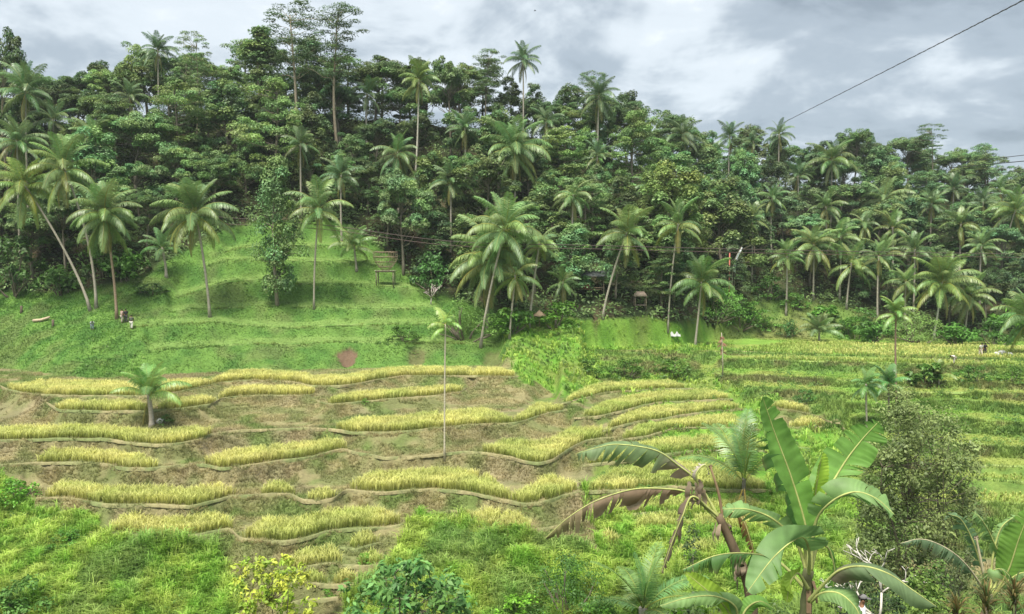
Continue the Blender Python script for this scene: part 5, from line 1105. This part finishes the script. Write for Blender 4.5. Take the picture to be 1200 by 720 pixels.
for i, (pts, hw, hint, col, kw) in enumerate([
 ([(1158, 700, 17), (1140, 672, 16.8), (1122, 652, 16.6), (1100, 638, 16.5), (1078, 632, 16.4), (1055, 637, 16.4)], .28, (0, -.4, 1), (0.17, 0.26, 0.14), dict(petiole=.22, torn=.9, droop=.7, pet_col=(.5, .45, .3))),
 ([(1158, 700, 17), (1150, 665, 17), (1139, 632, 17), (1126, 609, 16.9), (1112, 603, 16.9)], .40, (-.6, -.7, .8), (0.16, 0.27, 0.13), dict(petiole=.25, torn=.8, droop=.6)),
 ([(1160, 700, 17), (1174, 664, 17.1), (1162, 630, 17.1), (1150, 609, 17), (1139, 599, 17)], .34, (.4, -1, .5), GRS, dict(petiole=.2, torn=.9, droop=.4)),
 ([(1160, 700, 17), (1164, 650, 17.2), (1174, 618, 17.3), (1192, 604, 17.3)], .22, (-.3, -.7, .8), GRS, dict(petiole=.4, torn=.7, droop=.4)),
 ([(1164, 700, 17), (1182, 668, 16.8), (1194, 632, 16.7), (1208, 596, 16.6)], .33, (-.2, -1, .3), (0.20, 0.38, 0.07), dict(petiole=.2, torn=.1, droop=.0)),
 ([(1158, 700, 17), (1156, 676, 16.8), (1172, 667, 16.6), (1188, 680, 16.5)], .22, (0, -.5, 1), GRS, dict(petiole=.2, torn=.95, droop=.7)),
 ([(1162, 702, 17), (1180, 682, 16.8), (1200, 671, 16.7), (1222, 678, 16.6)], .25, (0, -.5, 1), GRS, dict(petiole=.2, torn=.7, droop=.6)),
 ([(1158, 702, 17), (1152, 670, 16.9), (1146, 640, 16.9), (1144, 628, 16.9)], .05, (0, -1, .3), TAN, dict(petiole=.8, dead=(TAN, 0, 0), pet_col=(.5, .44, .28))),
]): banana_leaf(e, base, pts, hw, hint, col, 120 + i, **kw)
# ------------------------------------------------------------------ people
def skin_obj(name, verts, edges, radii, mat, col, parent, sub=2):
    me = bpy.data.meshes.new(name); me.from_pydata([tuple(v) for v in verts], edges, []); me.materials.append(mat)
    o = bpy.data.objects.new(name, me); COL.objects.link(o); o.parent = parent
    m = o.modifiers.new('Skin', 'SKIN'); m.use_smooth_shade = True
    if not me.skin_vertices: me.skin_vertices.new()
    for i, r in enumerate(radii): me.skin_vertices[0].data[i].radius = (r, r) if not hasattr(r, '__len__') else r
    me.skin_vertices[0].data[0].use_root = True
    s = o.modifiers.new('Subdivision', 'SUBSURF'); s.levels = sub; s.render_levels = sub; o.color = (*col, 1)
    at_ = me.color_attributes.new('Col', 'FLOAT_COLOR', 'POINT'); at_.data.foreach_set('color', np.ones(4 * len(me.vertices), np.float32)); return o
def person(base, rz, label, shirt, trousers, bend=0.0, hat=None, hair=(.03, .025, .02), reach=0.0, legs=.12, S=1.0, skin=(.24, .13, .075)):
    """standing figure facing local +X; bend leans the upper body forward from the hips"""
    e = empty('person', base, label, 'person', None, rz); e.scale = (S, S, S)
    cb, sb_ = math.cos(bend), math.sin(bend)
    def up(x, y, z): return (x * cb + (z - .92) * sb_ - .12 * sb_, y, .92 + (z - .92) * cb - x * sb_)
    V = [(-.12 * sb_, 0, .92), up(.0, 0, 1.12), up(.01, 0, 1.33), up(0, 0, 1.47), up(.03, 0, 1.56), up(.03, 0, 1.66)]; E = [(0, 1), (1, 2), (2, 3), (3, 4), (4, 5)]; Rr = [(.13, .15), (.11, .14), (.12, .17), .055, (.085, .07), (.075, .065)]
    def add(p, q, r): V.append(p); E.append((q, len(V) - 1)); Rr.append(r); return len(V) - 1
    for s in (-1, 1):
        h_ = add((-.12 * sb_, s * .10, .86), 0, .095); k_ = add((s * legs * .6 + .03, s * .11, .48), h_, .065); a_ = add((s * legs - .02, s * .12, .09), k_, .042); add((s * legs + .13, s * .14, .035), a_, .04)
        sh = add(up(0, s * .19, 1.40), 2, .06); el_ = add(up(.06 + reach * .18, s * .25, 1.14), sh, .043); wr = add(up(.16 + reach * .3, s * .22, .93 + reach * .05), el_, .03)
        pm = add(up(.19 + reach * .33, s * .21, .86), wr, (.036, .02))
        for f, (dx, dy, L) in enumerate([(.03, -.028, .06), (.032, -.009, .075), (.03, .010, .07), (.025, .028, .055)]):
            f1 = add(up(.19 + reach * .33 + dx * .6, s * .21 + dy, .86 - L * .6), pm, .0095); add(up(.19 + reach * .33 + dx * .4, s * .21 + dy, .86 - L * 1.25), f1, .008)
        t1 = add(up(.23 + reach * .33, s * .19, .855), pm, .011); add(up(.245 + reach * .33, s * .19, .815), t1, .009)
    body = skin_obj('body', V, E, Rr, M_PERSON, skin, e)
    hd = np.array(V[5]); fwd = np.array(up(1, 0, .92)) - np.array(up(0, 0, .92)); upv = np.array(up(0, 0, 1.92)) - np.array(up(0, 0, .92)); sd_ = np.array([0, 1.0, 0])
    Vs = [up(0, 0, .90), up(0, 0, 1.12), up(.01, 0, 1.33), up(0, 0, 1.42)]; Es = [(0, 1), (1, 2), (2, 3)]; Rs = [(.15, .175), (.135, .165), (.14, .185), .09]
    for s in (-1, 1): Vs += [up(0, s * .195, 1.40), up(.05 + reach * .12, s * .245, 1.20)]; Es += [(2, len(Vs) - 2), (len(Vs) - 2, len(Vs) - 1)]; Rs += [.078, .066]
    skin_obj('shirt', Vs, Es, Rs, M_PERSON, shirt, e)
    Vt = [(-.12 * sb_, 0, .90)]; Et = []; Rt = [(.145, .165)]
    for s in (-1, 1):
        Vt += [(-.12 * sb_, s * .10, .84), (s * legs * .6 + .03, s * .11, .48), (s * legs - .015, s * .12, .13)]; n = len(Vt); Et += [(0, n - 3), (n - 3, n - 2), (n - 2, n - 1)]; Rt += [.115, .085, .062]
    skin_obj('trousers', Vt, Et, Rt, M_PERSON, trousers, e)
    c = hd + upv * -.04
    def ball(c, rx, ry, rz_, name, col, mat, lo=-1.0, parent=e):
        b = Bag(); n, m = 8, 12; vs = []
        for i in range(n + 1):
            ph = -math.pi / 2 + math.pi * i / n; zz = max(math.sin(ph), lo)
            for j in range(m): th = 2 * math.pi * j / m; vs.append(c + fwd * rx * math.cos(ph) * math.cos(th) + sd_ * ry * math.cos(ph) * math.sin(th) + upv * rz_ * zz)
        b.add(vs, [(i * m + j, i * m + (j + 1) % m, (i + 1) * m + (j + 1) % m, (i + 1) * m + j) for i in range(n) for j in range(m)], None, col); return b.obj(name, [mat], parent)
    ball(c - fwd * .018 + upv * .02, .105, .088, .105, 'hair', hair, M_CLOTH, -.25)
    for s in (-1, 1):
        ball(c + fwd * .088 + sd_ * s * .032 + upv * -.02, .008, .013, .008, 'eye', (.02, .015, .015), M_CLOTH, parent=body); ball(c + sd_ * s * .088 + upv * -.03 - fwd * .005, .02, .012, .03, 'ear', skin, M_SKIN, parent=body)
    ball(c + fwd * .10 + upv * -.045, .02, .014, .022, 'nose', skin, M_SKIN, parent=body); ball(c + fwd * .088 + upv * -.085, .008, .024, .007, 'mouth', (.2, .07, .06), M_SKIN, parent=body)
    if hat == 'cap':
        h = ball(c + upv * .035, .112, .10, .09, 'cap', (.17, .165, .165), M_CLOTH, -.1); b = Bag(); b.add([c + fwd * .09 + sd_ * y + upv * .03 for y in (-.07, .07)] + [c + fwd * .19 + sd_ * y + upv * .015 for y in (-.05, .05)] + [c + fwd * .09 + sd_ * y + upv * .042 for y in (-.07, .07)] + [c + fwd * .19 + sd_ * y + upv * .027 for y in (-.05, .05)], [(0, 1, 3, 2), (4, 6, 7, 5), (2, 3, 7, 6), (0, 2, 6, 4), (1, 5, 7, 3)], None, (.16, .155, .155)); b.obj('brim', [M_CLOTH], h)
    if hat == 'cone':
        b = Bag(); n = 14; vs = [c + upv * .16] + [c + fwd * .26 * math.cos(t) + sd_ * .26 * math.sin(t) + upv * .02 for t in np.linspace(0, 2 * math.pi, n, endpoint=False)]
        b.add(vs, None, [(0, 1 + i, 1 + (i + 1) % n) for i in range(n)], (.55, .47, .32)); b.obj('hat', [M_THATCH], e)
    return e
def pp(u, v, dy=0): p = hit(u, v); return p
WH = (.62, .60, .56)
p = hit(143, 379); person(p, math.radians(60), 'person in pale pink shirt standing by the brown-draped palm on the lawn', (.48, .34, .30), (.42, .36, .31), S=1.02)
p = hit(147.5, 379); person(p, math.radians(120), 'person in black standing between two others on the lawn', (.03, .03, .035), (.05, .05, .055), S=1.02)
p = hit(154, 386); person(p, math.radians(100), 'person in white trousers with dark hair and dark top on the lawn edge', (.10, .11, .09), (.66, .64, .58), S=1.0, legs=.2, reach=.6)
p = hit(108, 387); person(p, math.radians(-60), 'person in pale blue-white stooping in the tall lawn grass', (.62, .66, .70), (.34, .40, .46), bend=1.25, S=.9, reach=.5)
p = hit(1118, 427); person(p, math.radians(200), 'worker in white shirt bent double on the narrow rice step', (.68, .65, .60), (.50, .47, .42), bend=1.45, reach=.4, legs=.2)
p = at_Y(1149, 417, 103); p[2] = float(ground(p[0], 103)); person(p, math.radians(-75), 'worker in white shirt standing in the ripe far field', (.70, .66, .62), (.60, .52, .45), bend=.35, S=1.05)
p = at_Y(1154, 416, 103.8); p[2] = float(ground(p[0], 103.8)); person(p, math.radians(-100), 'worker in black beside the white-shirted worker in the far field', (.03, .03, .035), (.03, .03, .035), bend=.2, S=1.0)
hz = at_Y(1010, 697, 15.0); gz = float(ground(hz[0], 15.0))
person((hz[0], 15.0, gz), math.radians(-20), 'person in grey cap and white shirt half hidden under the arching banana leaf', (.68, .67, .70), (.12, .12, .14), hat='cap', S=(hz[2] - gz) / 1.73, legs=.05)
# ------------------------------------------------------------------ small built things
def frame(u, v, Y=None):
    p = hit(u, v) if Y is None else np.array([at_Y(u, v, Y)[0], Y, float(ground(at_Y(u, v, Y)[0], Y))]); return p
# timber platform with a woven nest on the upper lawn
p = frame(452, 334); e = empty('viewing_platform', p, 'small timber platform on posts at the top of the lawn', 'platform')
for k in range(7): b = Bag(); b.box((-1.26 + .42 * k, 0, 2.0), (.39, 2.0, .08), (.42, .37, .29)); b.obj('deck_board', [M_WOOD], e)
for sx in (-1.2, 1.2):
    for sy in (-.85, .85): b = Bag(); b.tube([(sx, sy, -.4), (sx, sy, 1.95)], .08, 8, (.2, .17, .13)); b.obj('post', [M_WOOD], e)
b = Bag(); b.box((0, -.9, 1.87), (2.7, .1, .16), (.25, .2, .15)); b.obj('beam', [M_WOOD], e)
e = empty('woven_nest', p + np.array([0, 0, 2.05]), 'round woven twig nest standing on the timber platform', 'nest'); b = Bag(); rng = np.random.default_rng(3)
for k in range(26):
    th = k / 26 * 2 * math.pi; t = np.linspace(0, 1, 7); r = .5 + 1.25 * np.sin(t * 1.9); b.tube(np.stack([np.cos(th + .3 * t) * r, np.sin(th + .3 * t) * r, 2.6 * t], 1), .022, 4, (.22, .17, .12))
b.obj('rib', [M_WOOD], e)
for k, (zz, r) in enumerate([(.5, .95), (1.2, 1.48), (1.9, 1.72), (2.6, 1.68)]):
    b = Bag(); th = np.linspace(0, 2 * math.pi, 25); b.tube(np.stack([np.cos(th) * r, np.sin(th) * r, zz + .03 * np.sin(th * 5)], 1), .06, 5, (.25, .19, .13)); b.obj('hoop', [M_WOOD], e)
# tin-roofed hut
p = frame(688, 350, 119); e = empty('hut', p, 'low open hut with grey tin roof and red panel in the forest shade', 'hut'); S_ = 117 / F
for sx in (-2.3, 2.3):
    for sy in (-1.4, 1.4): b = Bag(); b.tube([(sx, sy, -.3), (sx, sy, 2.6)], .08, 6, (.25, .2, .15)); b.obj('post', [M_WOOD], e)
rf = Bag()
for k in range(24):
    x = -2.9 + k * .25; zz = .05 * (k % 2); rf.add([(x, -2.0, 2.45 + zz), (x + .25, -2.0, 2.45 + .05 - zz), (x + .25, .1, 3.35 + .05 - zz), (x, .1, 3.35 + zz), (x, 2.1, 2.5 + zz), (x + .25, 2.1, 2.5 + .05 - zz)], [(0, 1, 2, 3), (3, 2, 5, 4)], None, (.11, .12, .125))
rf.obj('roof', [M_CABLE], e, False)
b = Bag(); b.box((-.4, -1.3, 1.0), (1.2, .06, .8), (.26, .10, .06)); b.obj('red_panel', [M_WOOD], e)
b = Bag(); b.box((0, 0, .55), (4.2, 2.4, .1), (.32, .22, .14)); b.obj('floor', [M_WOOD], e)
b = Bag(); b.box((1.2, -1.32, .8), (2.0, .05, .08), (.35, .25, .16)); b.obj('rail', [M_WOOD], e)
# thatched parasol and shelter
def thatch_cone(R, z0, z1, seed, m=18):
    rng = np.random.default_rng(seed); b = Bag(); th = np.linspace(0, 2 * math.pi, m, endpoint=False)
    rings = [(0.02, z1), (.45 * R, z0 + (z1 - z0) * .52), (R, z0), (R * .97, z0 - .12)]; V = np.concatenate([np.stack([np.cos(th) * r * (1 + .05 * rng.normal(size=m)), np.sin(th) * r, zz + .05 * rng.normal(size=m)], 1) for r, zz in rings])
    b.add(V, [(i * m + j, i * m + (j + 1) % m, (i + 1) * m + (j + 1) % m, (i + 1) * m + j) for i in range(3) for j in range(m)], None, (.42, .31, .2)); return b
p = frame(632, 362, 108); e = empty('thatched_parasol', p, 'small thatched parasol on a pole beside the palm clump', 'parasol')
thatch_cone(.9, 1.75, 2.4, 1).obj('canopy', [M_THATCH], e); b = Bag(); b.tube([(0, 0, -.3), (0, 0, 2.2)], .05, 6, (.3, .22, .15)); b.obj('pole', [M_WOOD], e)
p = frame(750, 352, 118); e = empty('thatched_shelter', p, 'small thatched shelter on posts under the feathery tree', 'shelter')
b = Bag(); b.add([(-1.0, -.8, 1.9), (1.0, -.8, 1.9), (1.0, .8, 1.9), (-1.0, .8, 1.9), (-.6, 0, 2.6), (.6, 0, 2.6)], [(0, 1, 5, 4), (2, 3, 4, 5), (0, 3, 2, 1)], [(1, 2, 5), (3, 0, 4)], (.46, .36, .28)); b.obj('roof', [M_THATCH], e, False)
for sx in (-.8, .8):
    for sy in (-.6, .6): b = Bag(); b.tube([(sx, sy, -.3), (sx, sy, 1.9)], .05, 6, (.3, .24, .18)); b.obj('post', [M_WOOD], e)
b = Bag(); b.box((0, 0, .6), (1.8, 1.4, .08), (.3, .25, .2)); b.obj('floor', [M_WOOD], e)
# banner, white sheet, stones, dead pole, log, stumps
p = frame(858, 322, 134); e = empty('banner_flag', p, 'slim curved white and red banner on a pole at the right forest foot', 'flag'); z0 = at_Y(858, 322, 141)[2] - p[2]
c = [np.array([0, 0, -.2]), np.array([.05, 0, max(z0, 1)]), np.array([.5, 0, z0 + 2.6]), np.array([1.5, 0, z0 + 4.6])]; cc = spline(c, 24); b = Bag(); b.tube(cc, .04, 5, (.5, .45, .35)); b.obj('pole', [M_WOOD], e)
b = Bag(); k = np.arange(9, 24); A_ = cc[k]; B_ = A_ + np.array([.5, .05, -.25]) * np.linspace(1, .35, len(k))[:, None]; B_[:, 1] += .12 * np.sin(np.arange(len(k)) * .9)
b.add(np.concatenate([A_, B_]), [(i, i + 1, len(k) + i + 1, len(k) + i) for i in range(len(k) - 1)], None, (.72, .76, .8)); b.obj('cloth', [M_CLOTH], e)
b = Bag(); b.tube([(-.5, 0, 0.0), (-.45, 0, z0 + 3.6)], .10, 6, (.5, .16, .12)); b.obj('red_cloth', [M_CLOTH], e)
p = hit(791, 396); b = Bag(); nx, nz = 14, 6; V = [(-.7 + 1.4 * i / (nx - 1), -.25 + .10 * math.sin(i * .8) - .25 * (1 - j / (nz - 1)), .5 * j / (nz - 1) * (1 + .45 * math.sin(i * .9)) - .12) for i in range(nx) for j in range(nz)]
b.add(V, [(i * nz + j, (i + 1) * nz + j, (i + 1) * nz + j + 1, i * nz + j + 1) for i in range(nx - 1) for j in range(nz - 1)], None, (.5, .5, .5)); o = b.obj('plastic_sheet', [M_CLOTH]); o.location = p; tag(o, 'crumpled white plastic sheet on the bank above the pond field', 'sheet'); sm_ = o.modifiers.new('Solidify', 'SOLIDIFY'); sm_.thickness = .03
rng = np.random.default_rng(14)
for i, (u, v, r, lb) in enumerate([(1168, 417, .42, 'pale stone left of three by the far field edge'), (1174, 416, .5, 'largest pale stone of three by the far field edge'), (1183, 417, .38, 'pale stone right of three by the far field edge'), (189, 496, .38, 'grey-white stone at the foot of the lone terrace palm')]):
    p = hit(u, v); b = Bag(); n, m = 7, 10; vs = []
    for a_ in range(n + 1):
        ph = -math.pi / 2 + math.pi * a_ / n
        for j in range(m): th = 2 * math.pi * j / m; k = r * (1 + .25 * math.sin(3 * th + i) * math.cos(ph) + .1 * rng.normal() * math.cos(ph)); vs.append((k * math.cos(ph) * math.cos(th), k * math.cos(ph) * math.sin(th) * .8, k * .75 * math.sin(ph)))
    b.add(vs, [(a_ * m + j, a_ * m + (j + 1) % m, (a_ + 1) * m + (j + 1) % m, (a_ + 1) * m + j) for a_ in range(n) for j in range(m)], None, (.55, .55, .52)); o = b.obj('stone', [M_BUND], None, False); o.location = p + np.array([0, 0, r * .4]); tag(o, lb, 'stone')
p = hit(847, 441); H = at_Y(844, 390, p[1])[2] - p[2]; e = empty('dead_pole_tree', p, 'dead thin pole-like tree with a withered brown top before the pond field', 'tree')
b = Bag(); b.tube([(0, 0, -.2), (-.05, 0, H * .5), (-.2, 0, H)], [.09, .07, .04], 6, (.5, .44, .34)); b.obj('trunk', [M_BARK], e); b = Bag(); rng = np.random.default_rng(6)
for k in range(30):
    z1 = H * rng.uniform(.55, .98); q = np.array([-.2 * z1 / H, 0, z1]); dd = rng.normal(size=3) * np.array([.3, .3, .1]) + np.array([0, 0, -.45]); s_ = np.cross(dd, [.3, 1, 0]); s_ = s_ / np.linalg.norm(s_) * .08
    b.add([q, q + dd * .5 + s_, q + dd, q + dd * .5 - s_], [(0, 1, 2, 3)], None, np.array((.28, .15, .10)) * rng.uniform(.7, 1.4))
b.obj('withered_leaves', [M_LEAF], e, False)
p = hit(48, 378); b = Bag(); b.tube([(-1.1, .2, .15), (0, 0, .25), (1.2, -.1, .62)], [.2, .19, .15], 8, (.5, .4, .28)); o = b.obj('fallen_log', [M_BARK]); o.location = p; tag(o, 'pale fallen log in the grass at the far left', 'log')
for i, (u, v) in enumerate([(25, 367), (62, 384)]):
    p = hit(u, v); b = Bag(); b.tube([(0, 0, -.3), (.03, 0, .4), (0, .03, .95)], [.2, .15, .14], 8, (.14, .11, .08)); o = b.obj('tree_stump', [M_BARK]); o.location = p; tag(o, 'dark stump in the tall grass at the far left, ' + ('upper one' if i == 0 else 'lower one'), 'stump')
# ------------------------------------------------------------------ cables
def cable(pts, r, label, n=60, sag=0.0, col=(.06, .055, .055), twist=False, name='cable'):
    C = spline([at_Y(*q) for q in pts], n); t = np.linspace(0, 1, n); C[:, 2] -= sag * 4 * t * (1 - t); b = Bag()
    b.tube(C, r, 6, col)
    if twist: b.tube(C + np.stack([0 * t, r * 1.3 * np.cos(t * 260), r * 1.3 * np.sin(t * 260)], 1), r * .7, 5, col)
    o = b.obj(name, [M_CABLE]); return tag(o, label, 'cable', 'cables strung across the valley')
cable([(918, 144, 168), (1060, 72, 95), (1200, 0, 62), (1400, -105, 42)], .04, 'thick twisted cable crossing the sky at upper right', 260, 0, twist=True)
cable([(250, 254, 112), (380, 264, 108), (530, 283, 105), (700, 288, 106), (950, 294, 112), (1260, 299, 120)], .05, 'upper of the two long cables crossing the forest foot', col=(.10, .075, .07))
cable([(250, 262, 112), (380, 269, 108), (530, 288, 105), (700, 292, 106), (950, 298, 112), (1260, 303, 120)], .04, 'lower of the two long cables crossing the forest foot', col=(.12, .08, .075))
cable([(1110, 192, 176), (1200, 182, 140), (1300, 170, 120)], .06, 'top one of the short wires on the right skyline')
cable([(1112, 197, 176), (1200, 189, 140), (1300, 180, 120)], .08, 'middle one of the short wires on the right skyline')
cable([(1150, 204, 176), (1200, 201, 140), (1300, 198, 120)], .045, 'lowest one of the short wires on the right skyline')
p = at_Y(627, 13, 60); b = Bag(); b.tube([(-.14, 0, 0), (0, 0, .02), (.13, 0, .03)], [.02, .045, .02], 6, (.05, .05, .05)); e = empty('bird', p, 'tiny dark bird flying high in the sky at top centre', 'bird'); e.scale = (.6, .6, .6); b.obj('body', [M_CLOTH], e)
for s in (-1, 1): b = Bag(); b.add([(-.06, 0, .03), (.06, 0, .03), (.02, s * .16, .10), (-.08, s * .30, .06), (-.06, s * .14, .09)], [(0, 1, 2, 4)], [(4, 2, 3)], (.05, .05, .05)); b.obj('wing', [M_CLOTH], e, False)
# ------ haze: the moist valley air that lifts the far shade
b = Bag(); b.box((0, 190, 24), (900, 520, 84), (1, 1, 1)); m, nt, N, L = mat_base('moist_air')
pv = N('ShaderNodeVolumePrincipled'); pv.inputs['Color'].default_value = (0.88, 0.94, 1.0, 1); pv.inputs['Density'].default_value = 0.00018; pv.inputs['Anisotropy'].default_value = 0.1
L(pv.outputs[0], N('ShaderNodeOutputMaterial').inputs['Volume'])
tag(b.obj('haze', [m], None, False), kind='stuff')
